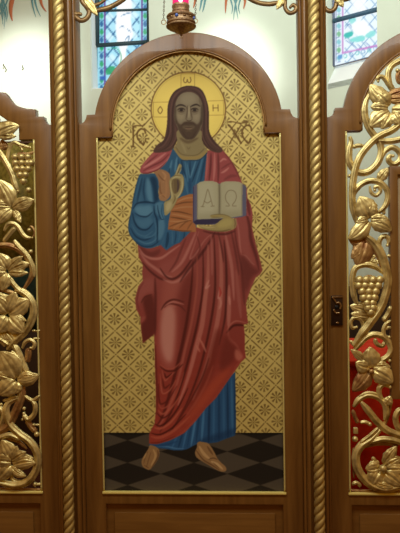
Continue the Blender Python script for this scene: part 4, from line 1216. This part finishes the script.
def grapes(rows, r, parent, y=-.010):
    r *= 1.22
    first = rows[0][1]
    c = leaf([(sum(first)/len(first), rows[0][0]-5, sum(first)/len(first), rows[-1][0]-3, 12)], parent, y+.012, M_golddk, 'grape_cluster')
    g0 = None
    for k, (yy, xs) in enumerate(rows):
        for x in xs:
            yo = y-.006*math.cos((x-sum(xs)/len(xs))/9)+random.uniform(-.001, .001)
            if g0 is None:
                g0 = MB().ball(P(x, yy, yo), r*K, n=8).build('grape', M_gold, c, angle=180); p0 = np.array(P(x, yy, yo))
            else:
                g = g0.copy(); COL.objects.link(g); g.location = Vector(np.array(P(x, yy, yo))-p0)
    return c


# ---- left carved door
dl = empty('carved_door', (-1.0, 0, .12), 'wooden door at the left edge with gilded openwork of vines and one grape cluster high up', 'door')
out = [(-.4445, .12), (.4445, .12), (.4445, 2.262), (.434, 2.263), (.424, 2.269), (.416, 2.281), (.412, 2.297), (.381, 2.297), (.379, 2.300), (.379, 2.327), (.365, 2.328), (.34, 2.331), (.31, 2.340), (.285, 2.356), (.268, 2.378), (.255, 2.398), (.232, 2.400), (.20, 2.43), (.12, 2.49), (.0, 2.52)]
out = [(x-1, z) for x, z in out]+[(-x-1, z) for x, z in reversed(out[2:-1])]
inn = [(.3715, .752), (.3715, 2.204), (.3075, 2.204), (.3075, 2.266), (.285, 2.272), (.265, 2.281), (.234, 2.303), (.20, 2.335), (.12, 2.395), (0, 2.425)]
inn = [(x-1, z) for x, z in inn]+[(-x-1, z) for x, z in reversed(inn[:-1])]
plate('wooden_frame', [out, inn, rect(-1.362, -.638, .17, .704)], 0, .045, M_wood, dl, .0035)
lower_panel(-1.0, dl); opening_trim(-1.0, dl)
n0 = len(COL.objects)
A = dl
leaf([(-5, 133, 18, 126, 12, -1), (-2, 136, 15, 136, 6), (-3, 128, -12, 118, 12)], A, -.014)
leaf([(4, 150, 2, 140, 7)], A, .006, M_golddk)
stem([(8, 162), (8.5, 151), (13.5, 142.5), (20, 145), (30.5, 147.7)], 2.8, A, -.004, ball=1.4)
stem([(20, 145.2), (21.5, 149), (22.6, 151)], 2.0, A, -.004)
stem([(-6, 146), (0, 153), (6.8, 163.5), (12.5, 175), (14.5, 182), (18, 191.5)], 4.6, A, -.002, ball=2.0)
grapes([(157, [15, 21.5, 28]), (162.8, [15.5, 21.5, 27.5, 31]), (168.8, [17, 22.5, 28.2]), (174.8, [20, 25.4]), (181.3, [23.4])], 3.0, A)
stem([(35, 152), (28, 154), (20, 154.5), (12, 158)], 2.6, A, 0, M_golddk)
bud(28.6, 190, 2.9, A, -.008)
leaf([(12, 207, -2, 181, 14, 2), (12.4, 206, 31.5, 201, 8.5, 2.5), (12.4, 208, 33.5, 201, 8.5, -2.5), (11, 206, -8, 204, 9), (11, 209, -2, 224, 10, 2), (14, 210, 20.5, 222, 5.5)], A, -.014)
stem([(3.4, 242), (8, 236), (13, 230), (15.7, 227.5)], 3.6, A, -.006)
stem([(4, 231), (8, 224.5), (13.5, 223.6), (18, 226.5), (22.5, 233.5), (27, 237.5), (32, 238)], 3.4, A, -.010, ball=1.5)
stem([(32.5, 238), (34.8, 233), (32.5, 227.5), (29.5, 226.5)], 1.8, A, .004, M_golddk)
bud(29.3, 230.2, 2.3, A); bud(30.8, 251.5, 2.2, A)
stem([(-8, 246), (0, 245.5), (9, 245.5), (19.5, 250), (28.5, 259.5), (32.5, 268), (31.5, 277), (24, 289)], 4.6, A, -.004, M_golddk)
stem([(14, 240), (18, 246), (23.5, 251.5), (28.3, 257.5), (33, 268), (33.8, 277)], 4.6, A, -.009)
leaf([(8, 271, 28.5, 264, 9, -1), (8, 270, 22, 257, 7, -1), (9, 273, 27, 273, 6), (7, 273, 2, 290, 10), (7, 269, -1, 254, 12), (6, 271, -9, 270, 10)], A, -.013)
stem([(9.8, 277), (13, 283), (19, 289.5), (27.8, 296.5)], 4.0, A, -.006)
stem([(-8, 290), (0, 289.5), (9, 291.5), (18, 295)], 3.2, A, -.002, M_golddk)
stem([(-8, 293), (0, 294.5), (8, 297), (15, 296)], 3.6, A, -.004)
stem([(15, 290), (22, 291.5), (29, 297), (33.8, 306.5), (33, 317), (26.5, 329.5), (14.5, 341.5), (7.5, 350)], 6.2, A, -.003)
stem([(32, 316), (28.5, 328), (22, 336), (14, 344), (8, 352)], 4.5, A, .002, M_golddk)
leaf([(8, 314, 28.5, 300, 15, 0), (8, 312, 15, 293, 12), (9, 317, 23, 332, 15, 1), (8, 313, -3, 297, 14), (7, 317, -3, 332, 14), (10, 315, 25.5, 321, 6.5)], A, -.014)
leaf([(6, 330, 14, 343, 10), (2, 330, 4, 346, 8)], A, -.006)
stem([(-2, 338), (4, 341.5), (9, 345)], 2.8, A, -.012)
stem([(22.5, 348.5), (25, 342.5), (30.5, 339.8), (34.8, 343.5), (33.3, 347.8), (30.5, 348)], 3.0, A, -.006, ball=1.5)
stem([(32, 330.6), (35, 331), (40, 330.6)], 1.5, A, 0); bud(34.5, 330.8, 1.4, A)
stem([(33, 338.6), (36, 338.4), (40, 338.8)], 1.5, A, 0)
stem([(29, 348), (28.5, 356), (27, 362)], 5.2, A, .0, M_golddk)
stem([(14, 344), (19, 354), (24.5, 367), (27, 374)], 5.6, A, -.003)
leaf([(16.9, 379, 38, 375, 11, 2.0), (17.5, 380, 36, 379, 9, -3.0), (16, 378, 0, 353, 19, 2), (17, 377, 12, 352, 12), (15, 380, -5, 374, 9, 1), (15, 381, -1, 394, 15), (17, 382, 13.5, 394, 10)], A, -.015)
stem([(23, 385), (22, 396), (17, 409), (9.5, 424), (0, 431), (-8, 434)], 6.5, A, .002, M_golddk)
stem([(21, 386), (20.5, 394), (18, 402)], 4, A, -.004)
stem([(3, 400.5), (8, 400), (13, 397.5), (19.5, 396.5)], 2.6, A, -.006)
stem([(19.5, 397.5), (9.5, 402.5), (6.2, 411), (10.5, 424.5), (19.5, 433.5), (29, 440.5), (35.5, 449), (38.2, 459), (36.2, 470), (28.5, 480.5), (15.5, 484.8), (0, 482), (-8, 480)], 6.0, A, -.004)
bud(1, 404.5, 1.8, A)
stem([(-6, 408), (0, 408), (3.5, 414), (2, 422), (-4, 430)], 4, A, -.002)
stem([(24.5, 395.5), (30, 399.5), (34.5, 400), (40, 395.5)], 3.2, A, -.004)
stem([(31, 399.5), (35.3, 405), (34.5, 413.5), (29, 419), (25, 416.5), (24, 413.5)], 3.8, A, -.006, ball=1.8)
bud(24, 408.5, 1.9, A); bud(22.5, 419.5, 1.5, A)
stem([(40, 424.8), (34, 424.8)], 1.6, A, 0, ball=1.9)
bud(36.8, 434.3, 2.7, A)
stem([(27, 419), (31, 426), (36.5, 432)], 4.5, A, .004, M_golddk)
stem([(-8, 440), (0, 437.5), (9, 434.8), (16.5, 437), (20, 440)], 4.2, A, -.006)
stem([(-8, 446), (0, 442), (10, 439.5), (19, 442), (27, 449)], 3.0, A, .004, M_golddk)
leaf([(11, 461, 2, 441, 15), (11, 460, 16.5, 447, 10), (12, 460, 25, 452.5, 9), (12, 462, 32.5, 459, 9, -1), (13, 465, 34.5, 464, 11, -2), (11, 462, -8, 459, 13), (10, 465, -2, 480, 13, 1), (11, 467, 25.5, 475.5, 6.5, 2)], A, -.014)
stem([(11, 472), (12, 478), (17, 481.5), (24, 481.5)], 2.8, A, -.002)
stem([(41, 484), (35, 484)], 2.0, A, 0, ball=2.3)
stem([(41, 489.3), (20, 489), (-8, 488.5)], 1.8, A, .006, M_golddk, t0=1, t1=1)
LEFT_PARTS = [o for o in COL.objects if o.parent == dl and o.name.split('.')[0] in ('vine_stem', 'vine_leaf', 'grape_cluster', 'bud')]


def mirror_parts(parts, parent, xm):
    for o in parts:
        c = o.copy(); COL.objects.link(c); c.parent = parent; c.scale.x = -1; c.location.x = 2*xm-o.location.x
        for g in o.children:
            d = g.copy(); COL.objects.link(d); d.parent = c


mirror_parts(LEFT_PARTS, dl, .185)

# ---- right carved door
dr = empty('carved_door', (1.0, 0, .12), 'wooden door at the right edge with gilded vine openwork, a dark lock and a framed panel inside', 'door')
plate('wooden_frame', [arch_outline(1.0), arch_opening(1.0), rect(.638, 1.362, .17, .704)], 0, .045, M_wood, dr, .0035)
lower_panel(1.0, dr); opening_trim(1.0, dr); arch_trim(1.0, dr)
B = dr
plate('inner_frame', [rect(.797, 1.203, 1.135, 2.060), rect(.829, 1.171, 1.168, 2.026)], -.012, .04, M_wood, B, .004)
MB().box(.826, 1.174, .004, .018, 1.165, 2.029).build('inner_panel', noise_color(mat('pale_gilded_panel', rough=.6), (.42, .30, .16), (.56, .42, .24), (4, 4, 4), 4, 5), B)
stem([(389.5, 88), (386.5, 82), (382.5, 77.2), (378.3, 77.5), (378, 81.5)], 3.4, B, -.006, ball=1.4)
stem([(412, 57), (400, 61), (391, 66.5), (388, 75), (390, 86), (396, 93)], 4.6, B, -.002)
stem([(404, 70), (399, 72.5), (397.5, 77), (399, 82), (404, 83)], 3.4, B, 0, M_golddk); bud(397.5, 70.5, 2, B)
leaf([(389, 106, 371, 85, 14, -1), (388, 108, 371.5, 107, 10, 1), (388, 104, 379, 92, 12), (390, 112, 371, 126, 15, 1.5), (391, 113, 382, 128, 11), (393, 112, 399, 124, 11), (392, 110, 410, 112, 12)], B, -.013)
leaf([(386, 97, 410, 91, 8, -1), (388, 99, 410, 97, 8, 1)], B, -.010, M_golddk)
stem([(371, 93), (366.5, 100), (364.6, 108), (365, 117), (368.5, 127.5), (374.5, 136.5), (379.5, 143.5), (381, 152.5), (377.5, 163), (369, 171.3), (360, 172.8), (353, 168.5), (349, 160), (349.2, 150), (351, 142), (349.5, 136.5)], 5.2, B, -.001)
stem([(352.5, 147.5), (357, 145.8), (362.5, 145.8)], 3.2, B, 0, ball=1.6)
stem([(412, 120), (400, 124.5), (391.5, 130.5), (379, 136.5), (368, 146), (359.5, 157.5), (355, 170), (352.3, 187), (352.4, 203), (354.3, 215), (357.5, 225)], 5.2, B, -.009)
stem([(376, 140), (382, 141.3), (390, 141.3), (400, 139.5), (412, 136)], 4.6, B, -.006)
stem([(381, 160), (385, 151.5), (391, 147.5), (397, 150), (400.5, 156), (398.5, 162), (393, 164.3), (388.6, 161), (389.5, 156.5), (393, 156)], 4.2, B, -.004, ball=1.6)
leaf([(378.5, 180.5, 388, 168.5, 8)], B, -.004)
bud(349.5, 176, 1.8, B)
stem([(353.5, 197), (356, 190), (361.5, 184), (370.5, 180.8), (380, 182.8), (386.5, 190), (387.5, 199), (383.5, 208), (374.5, 215)], 4.4, B, -.004)
stem([(383, 208), (383.8, 211), (383.8, 214.5)], 2.4, B, -.002)
stem([(369.5, 186), (371, 192.5), (376, 195.5), (380.3, 191.3), (378.5, 187), (375, 187.3), (374.6, 190.3)], 2.8, B, -.004, ball=1.5)
leaf([(370, 218.5, 360, 197.5, 17, 1), (370, 216, 373, 203, 10), (371, 219, 388, 219, 8.5), (372, 220, 390.5, 231, 13, -1.5), (369, 221, 349, 238, 13, -2), (368, 219, 357, 222, 8)], B, -.015)
leaf([(365, 243, 350, 240, 8, -1), (366, 240, 357, 265, 16, -1), (365, 246, 352, 258, 10)], B, -.004, M_golddk)
stem([(363.5, 234), (374.5, 243.5), (381.5, 255), (385.5, 268), (387.6, 283), (382, 304), (370.5, 322), (361, 334), (353, 346)], 6.2, B, -.008)
stem([(362, 237), (371, 246.5), (379, 258), (382.5, 270)], 3.8, B, -.001, M_golddk)
stem([(381.5, 256), (379, 246), (380.5, 238.5), (385.5, 236.3), (389, 240.5), (387.3, 245.3)], 3.6, B, -.004, ball=1.6)
bud(389, 256, 1.8, B)
stem([(357.5, 305), (354.3, 297), (352.4, 286), (352.6, 275), (356, 267.5), (364.5, 264.5), (374.5, 266.5), (384, 273.5)], 4.6, B, -.004)
leaf([(364, 264, 376, 255, 6), (370, 263, 380, 262, 5)], B, 0)
grapes([(279.8, [359.5, 366, 372.8, 379.5]), (285.4, [358.8, 365, 371.5, 378]), (291.3, [362, 368.8, 375.5]), (297.6, [363.5, 369, 374.3]), (303, [367, 372.3]), (307.8, [368, 372.8]), (312, [370.8])], 3.5, B)
leaf([(373, 314, 351, 306.5, 11, 1), (372, 317, 352, 314, 9)], B, .0)
stem([(361.5, 331), (363, 325), (359.5, 318.5), (353.5, 318), (350.5, 323), (352.5, 327.8), (356.5, 327)], 2.8, B, -.002, ball=1.3)
stem([(391, 306), (389.5, 311), (386, 317), (382.5, 321)], 4.2, B, -.004)
stem([(391, 320.5), (386, 324), (383.3, 330), (384.5, 336), (389, 337.3)], 3.2, B, -.004, ball=1.8)
stem([(391, 327.8), (388, 327.3), (386.5, 330)], 2.0, B, -.004)
stem([(353, 352), (359.5, 344), (366.5, 337), (375.5, 334.3), (385.5, 338.5), (390.8, 348), (388.3, 355.5), (381, 360.3), (375, 361)], 4.6, B, -.004)
stem([(374, 339), (377, 344), (382.5, 345.8), (384.5, 341.5)], 3.2, B, -.002, ball=1.5)
bud(375.5, 340, 1.8, B)
stem([(349.5, 341), (354.5, 345), (356, 352)], 2.8, B, 0)
leaf([(371.5, 368, 370.5, 348, 15), (370, 368, 356.5, 362.5, 12, -1), (368, 365, 351.5, 350.5, 7, 1), (373.5, 367, 390, 367.5, 8, -1), (374, 370, 392, 382.5, 15, -1)], B, -.014)
leaf([(370, 371, 353, 390, 13, -1.5), (370, 372, 362, 388, 8)], B, -.008, M_golddk, ball=(371.5, 371.5, 2.6))
stem([(353.5, 407), (358, 400), (367, 394.8), (377.5, 397), (384.5, 404), (386, 413), (384.5, 420)], 4.6, B, -.002)
stem([(359, 396.5), (367, 392.5), (377, 394), (384, 399.5)], 1.8, B, -.008)
stem([(382, 401), (379, 394), (379.5, 387.5), (384.5, 383.8), (389.8, 387)], 4.0, B, -.006, ball=1.8)
bud(389.5, 360.8, 1.9, B)
leaf([(385, 405, 390.5, 396.5, 7, 1)], B, -.012)
stem([(361, 402), (368.5, 411), (377.5, 422), (388, 430.5), (400, 435), (412, 438)], 5.2, B, -.004)
stem([(391.5, 398), (389.5, 408), (387, 418), (382.5, 428)], 2.8, B, .004, M_golddk)
stem([(403, 409), (398, 411), (395.3, 418), (397.5, 426.5), (402, 431)], 4.4, B, -.006, ball=0)
stem([(352.5, 410), (355, 417), (358, 423)], 3.0, B, .002, M_golddk)
stem([(360, 422.5), (365, 421.8), (369.8, 424)], 2.6, B, -.004, ball=2.0)
MB().box(*[v for ab in ((P(353.2, 430)[0], P(357.6, 430)[0]), (-.010, .006), (P(355, 433.3)[2], P(355, 427.5)[2])) for v in ab], .002).build('bud', M_gold, B)
bud(355, 439, 2.9, B, -.008)
stem([(380, 429.5), (371, 438.5), (361.5, 445), (356, 454), (356.5, 465.5), (362, 476), (371.5, 484.5), (385, 488.5), (400, 485), (412, 480)], 6.2, B, -.004)
stem([(378, 427.5), (369, 436), (360, 442.5)], 2.6, B, -.012)
stem([(368.5, 442.5), (381, 439), (392, 439.5), (400, 442), (412, 447)], 4.6, B, -.006)
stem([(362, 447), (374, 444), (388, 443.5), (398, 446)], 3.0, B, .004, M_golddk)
leaf([(380, 468, 366.5, 468.5, 13, -1), (380, 471, 373, 484.5, 14, 1), (384, 472, 401, 485.5, 14), (384, 467, 401, 458.5, 11), (384, 464, 396, 447, 9), (385, 470, 406, 470, 11), (383, 474, 386, 486, 9)], B, -.012, ball=(383, 468.5, 3.8))
stem([(372.5, 457), (375, 461), (379, 463)], 3.0, B, -.006)
leaf([(375, 483, 393, 487, 6, 1)], B, -.018)
stem([(352, 484.5), (355.5, 482.5), (359, 484), (360, 487)], 2.8, B, -.002)
stem([(350, 490.2), (375, 490.6), (412, 491)], 1.8, B, .006, M_golddk, t0=1, t1=1)
stem([(353.2, 448), (353, 460), (354, 478)], 1.8, B, .006, M_golddk)
RIGHT_PARTS = [o for o in COL.objects if o.parent == dr and o.name.split('.')[0] in ('vine_stem', 'vine_leaf', 'grape_cluster', 'bud')]
mirror_parts(RIGHT_PARTS, dr, 0.0)

# ---- lock on the right door's stile
lk = empty('lock_plate', P(336.9, 325.2, -.002), 'small dark metal lock plate with a latch, on the right door stile', 'lock')
a0 = P(331.2, 325.4); a1 = P(342.3, 295.4); M_dkbrass = mat('dark_bronze', (.060, .035, .025), .35, .8)
lx0, lx1, lz0, lz1 = a0[0], a1[0], a0[2], a1[2]
MB().box(lx0, lx1, -.007, .0, lz0, lz1, .002).build('plate', M_dkbrass, lk)
mb = MB().box(lx0-.001, lx0+.003, -.010, -.004, lz0, lz1-.006, .001); mb.build('side_lip', M_dkbrass, lk)
MB().box(lx0+.004, lx1+.001, -.011, -.004, lz1-.009, lz1-.003, .0015).build('top_lip', M_brass, lk)
def q3(x, y, d): return np.array(P(x, y, d))
for nm, pts, r, mt in (('latch_bar', [(332.2, 297.2), (334.5, 300), (336.5, 303)], .0035, M_brass), ('latch_hook', [(336, 303.5), (338.5, 302.6), (340.6, 305), (340, 309)], .0042, M_brass), ('latch_bar', [(333.5, 309.5), (335.5, 312.8), (339.5, 313)], .0042, M_brass)):
    C = np.array([q3(x, y, -.012) for x, y in spline(pts, 6)]); V, Fc = tube_geo(C, np.full(len(C), r), 10); mesh(nm, V, Fc, mt, lk)
MB().ball(P(336.8, 307.2, -.008), .0085, (1, .4, 1)).build('keyhole', M_black, lk)
MB().ball(P(337.3, 322.8, -.008), .0062, (1.2, .5, .7)).build('screw', M_brass, lk)

# ------------------------------------------------------------------ crest carvings between the posts
def crest(label, dx, half=False):
    e = empty('crest_carving', (dx, -.01, 2.75), label, 'carving', 'carved scroll garlands above the bays')
    return e


def cstem(pts, w, e, dx, y, mt, name, mirror=False, ball=0):
    p = spline(pts, 7); n = len(p); t = np.linspace(0, 1, n)
    C = np.array([P(a[0], a[1], y) for a in p])
    if mirror: C[:, 0] *= -1
    C[:, 0] += dx
    W = np.full(n, w*K*.5)*np.clip(np.minimum(.5+.5*t/.15, .5+.5*(1-t)/.15), .1, 1)
    V, Fc = tube_geo(C, W, 12, .14, .8); mb = MB().add(V, Fc)
    if ball: mb.ball(C[-1], ball*K, n=7)
    mb.build(name, mt, e, angle=180)


def cleaf(l, e, dx, mirror, mt=None):
    mb = MB(); lobe_geo(mb, *l, y=-.018, h=.008, ser=.0)
    if mirror: mb.v = [(-x, y, z) for x, y, z in mb.v]
    mb.v = [(x+dx, y, z) for x, y, z in mb.v]
    mb.build('carved_leaf', mt or M_gold, e, angle=180)


M_crest = noise_color(mat('brown_gilding', rough=.4, metal=.55), (.15, .072, .024), (.32, .19, .07), (6, 6, 6), 5, 5, .1, .3, .65)


def crest_set(e, dx, sides):
    if 'L' in sides:
        cstem([(83, -14), (82, 0), (86, 6), (89.3, 12), (87, 18), (81.5, 20.6), (76.5, 17.5), (75.4, 13.8)], 5.0, e, dx, -.012, M_crest, 'scroll', ball=1.8)
        cstem([(75, 15.2), (78.5, 13.6), (82, 15)], 3.6, e, dx, -.014, M_crest, 'scroll')
        cleaf((84, -4, 97.3, 15.5, 9, ), e, dx, False)
        cstem([(90, 11.5), (100, 10), (110, 7.2), (120, 1.8), (130, -6), (146, -18), (166, -26), (187, -29)], 5.0, e, dx, -.012, M_crest, 'garland')
        cstem([(88, 2), (93, 5.2), (99, 3.8), (104.5, 0), (110, -8)], 3.2, e, dx, -.016, M_crest, 'garland')
    if 'R' in sides:
        cstem([(285, -14), (285, 0), (285.3, 8), (289, 12.8), (294, 12), (296.2, 8), (293.3, 5.2), (290.3, 7.3)], 4.2, e, dx, -.012, M_crest, 'scroll', ball=1.5)
        cleaf((285, -5, 276.6, 9, 7.5), e, dx, False)
        cstem([(281, 1.5), (275.5, 3.2), (268.5, 4.2), (259.5, 3), (252, 0), (240, -7), (222, -18), (205, -26), (187, -29)], 4.6, e, dx, -.012, M_crest, 'garland')


e0 = empty('crest_carving', (0, -.01, 2.75), 'brown and gold scroll carving spanning between both columns above the icon', 'carving')
crest_set(e0, 0, 'LR')
e1 = empty('crest_carving', (1.0, -.01, 2.75), 'small scroll carving with a gold leaf right of the right column at top', 'carving')
cstem([(348, -14), (341, -6), (337, 2), (335, 8), (331.5, 11), (327.8, 10.6), (325.6, 7.6)], 4.6, e1, 0, -.012, M_crest, 'scroll', ball=1.6)
mbl = MB(); lobe_geo(mbl, 335.5, -6, 343.5, 6.8, 8.5, y=-.018, h=.008, ser=0); mbl.build('carved_leaf', M_gold, e1, angle=180)
cstem([(340, 1), (350, -2), (362, -9), (378, -20), (400, -28)], 4.4, e1, 0, -.012, M_crest, 'garland')

# ------------------------------------------------------------------ hanging sanctuary lamp
LY = -.16
lc = P(181.0, 20, LY)[0]
def lz(y): return P(181, y, LY)[2]
KL = .00405*(2.5827-.16)/2.5827*.985
lamp = empty('hanging_lamp', (lc, LY, lz(36)), 'brass hanging oil lamp with a red glass, in front of the arch top', 'lamp')
prof = [(.4, 36.2), (1.2, 35.4), (1.5, 34.4), (3.0, 33.4), (6.2, 32.2), (7.2, 31.4), (10.5, 29.8), (13.6, 28.2), (15.1, 27.0), (15.2, 26.2), (13.6, 25.4), (13.3, 24.6), (14.5, 23.8), (14.6, 22.8), (13.4, 22.0), (13.1, 20.4), (13.3, 18.8), (14.4, 18), (14.7, 17), (14.4, 16.2), (13.2, 15.2), (11.0, 14.2), (8.9, 13.6),
        (8.4, 12.6), (8.9, 11.8), (8.9, 10.8), (8.3, 10.2), (8.6, 8), (9.0, 7), (8.8, 6), (8.2, 5.4), (8.1, 4.8)]
MB().lathe(lc, LY, [(r*KL, lz(y)) for r, y in prof], 48).build('brass_body', noise_color(mat('brown_brass', rough=.45, metal=.45), (.20, .105, .05), (.40, .24, .11), (30, 30, 30), 4, 5), lamp, angle=30)
M_ruby = mat('ruby_glass', (.85, .02, .16), .15, spec=.6, emit=(1.0, .03, .20), es=.45)
MB().lathe(lc, LY, [(r*KL, lz(y)) for r, y in ((7.6, 5.6), (8.1, 4.4), (8.3, 0), (8.8, -8), (9.4, -16), (9.2, -16.5), (7.6, -16), (7.2, 2))], 40).build('ruby_glass_cup', M_ruby, lamp)
M_flame = mat('flame', (1, .8, .8), .5, emit=(1.0, .62, .72), es=2.2)
MB().ball((lc+.6*KL, LY-7.9*KL, lz(1.2)), 3.0*KL, (.8, .35, 1.5)).build('flame', M_flame, lamp)
M_gem = mat('blue_gem', (.05, .10, .35), .15, spec=.8)
for a in (-14, 76, 166, 256):
    aa = math.radians(a)
    MB().ball((lc+13.3*KL*math.sin(aa), LY-13.3*KL*math.cos(aa), lz(19.6)), 1.7*KL, (1, 1, 1.1)).build('gem', M_gem, lamp)
for a in range(20, 380, 30):
    aa = math.radians(a)
    if abs(((a+14) % 90)) < 8: continue
    MB().ball((lc+13.2*KL*math.sin(aa), LY-13.2*KL*math.cos(aa), lz(19.8)), 1.0*KL, (1.6, 1.6, .8)).build('boss', M_brass, lamp)


M_chain = mat('dark_chain', (.10, .06, .03), .5, .6)


def link(c, r, ax, parent, name='chain_link', el=1.4, th=.0011):
    n = 14; V = []; Fc = []
    for i in range(n):
        a = 2*PI*i/n
        for j in range(6):
            b = 2*PI*j/6
            u = (r+th*math.cos(b))*math.cos(a); w = (r*el+th*math.cos(b))*math.sin(a); d = th*math.sin(b)
            V.append((c[0]+(u if ax else d), c[1]+(d if ax else u), c[2]+w))
    for i in range(n):
        for j in range(6): Fc.append((i*6+j, i*6+(j+1) % 6, ((i+1) % n)*6+(j+1) % 6, ((i+1) % n)*6+j))
    return mesh(name, V, Fc, M_chain if name == 'chain_link' else M_brass, parent)


for xp, dy in ((163.6, 0), (195.3, 0)):
    x0 = P(xp, 21, LY)[0]
    link((x0, LY, lz(21.6)), 2.3*KL, True, lamp, 'ring', 1.0, .0016)
    for k in range(16):
        link((x0+.0004*k, LY, lz(18.3-2.1*k)), .0028, k % 2 == 0, lamp)
for k in range(16):
    link((lc, LY+15.5*KL, lz(18.3-2.1*k)), .0028, k % 2 == 0, lamp)
link((lc, LY+15.5*KL, lz(21.6)), 2.3*KL, False, lamp, 'ring', 1.0, .0016)
link((lc, LY, lz(37)), .9*KL, True, lamp, 'ring', 1.0, .0012)

# ------------------------------------------------------------------ things seen through the openwork
M_brocade = noise_color(mat('gold_brocade', rough=.6, spec=.3), (.20, .15, .02), (.40, .31, .06), (10, 10, 10), 6, 6, .2)
M_green = noise_color(mat('dark_green_cloth', rough=.85), (.010, .030, .020), (.020, .050, .032), (10, 10, 10), 5, 4)


def cloth(x0, x1, z0, z1, y, amp=.012, n=60, th=.006, waves=6):
    V = []; Fc = []
    for s in (0, 1):
        for i in range(n+1):
            x = x0+(x1-x0)*i/n; yy = y+amp*math.sin(i/n*waves*2*PI)+s*th
            V += [(x, yy, z0), (x, yy, z1)]
    m_ = 2*(n+1)
    for i in range(n):
        a = 2*i
        Fc += [(a, a+2, a+3, a+1), (m_+a, m_+a+1, m_+a+3, m_+a+2), (a, a+2, m_+a+2, m_+a), (a+1, a+3, m_+a+3, m_+a+1)]
    Fc += [(0, 1, m_+1, m_), (2*n, 2*n+1, m_+2*n+1, m_+2*n)]
    return V, Fc


hg = empty('hanging_cloth', (-1.0, .40, P(20, 300, .40)[2]), 'olive-gold brocade hanging with a dark green lower band, behind the left door openwork', 'hanging')
V, Fc = cloth(-1.35, P(46, 200, .40)[0]+.12, P(20, 268, .40)[2], P(20, 143, .40)[2], .40); mesh('brocade', V, Fc, M_brocade, hg)
V, Fc = cloth(-1.35, P(46, 200, .40)[0]+.12, P(20, 330, .40)[2], P(20, 268, .40)[2], .402); mesh('green_band', V, Fc, M_green, hg)
bx0, bx1 = -1.37, P(46, 200, .40)[0]+.14
C = np.array([(bx0+(bx1-bx0)*i/6, .41, P(20, 142.5, .40)[2]) for i in range(7)]); V, Fc = tube_geo(C, np.full(7, .009), 10); mesh('hanging_rod', V, Fc, M_wooddk, hg)
for xx in (bx0+.01, bx1-.01):
    MB().box(xx-.012, xx+.012, .415, .435, 0, P(20, 142, .40)[2]).build('stand_post', M_wooddk, hg)

M_redc = noise_color(mat('red_altar_cloth', rough=.8, spec=.1), (.60, .028, .006), (.75, .045, .012), (5, 5, 5), 4, 5)
al = empty('altar_table', (1.35, 1.2, 0), 'red-draped altar seen low through the right door openwork', 'altar')
zt_ = P(370, 366, .75)[2]
V, Fc = cloth(.62, 1.9, .02, zt_, .75, .010, 80, .01, 9); mesh('red_frontal', V, Fc, M_redc, al)
MB().box(.60, 1.92, .73, 1.6, zt_, zt_+.03, .008).build('altar_top', M_redc, al)
MB().box(.66, 1.86, .80, 1.55, 0.0, zt_).build('altar_body', M_wains, al)
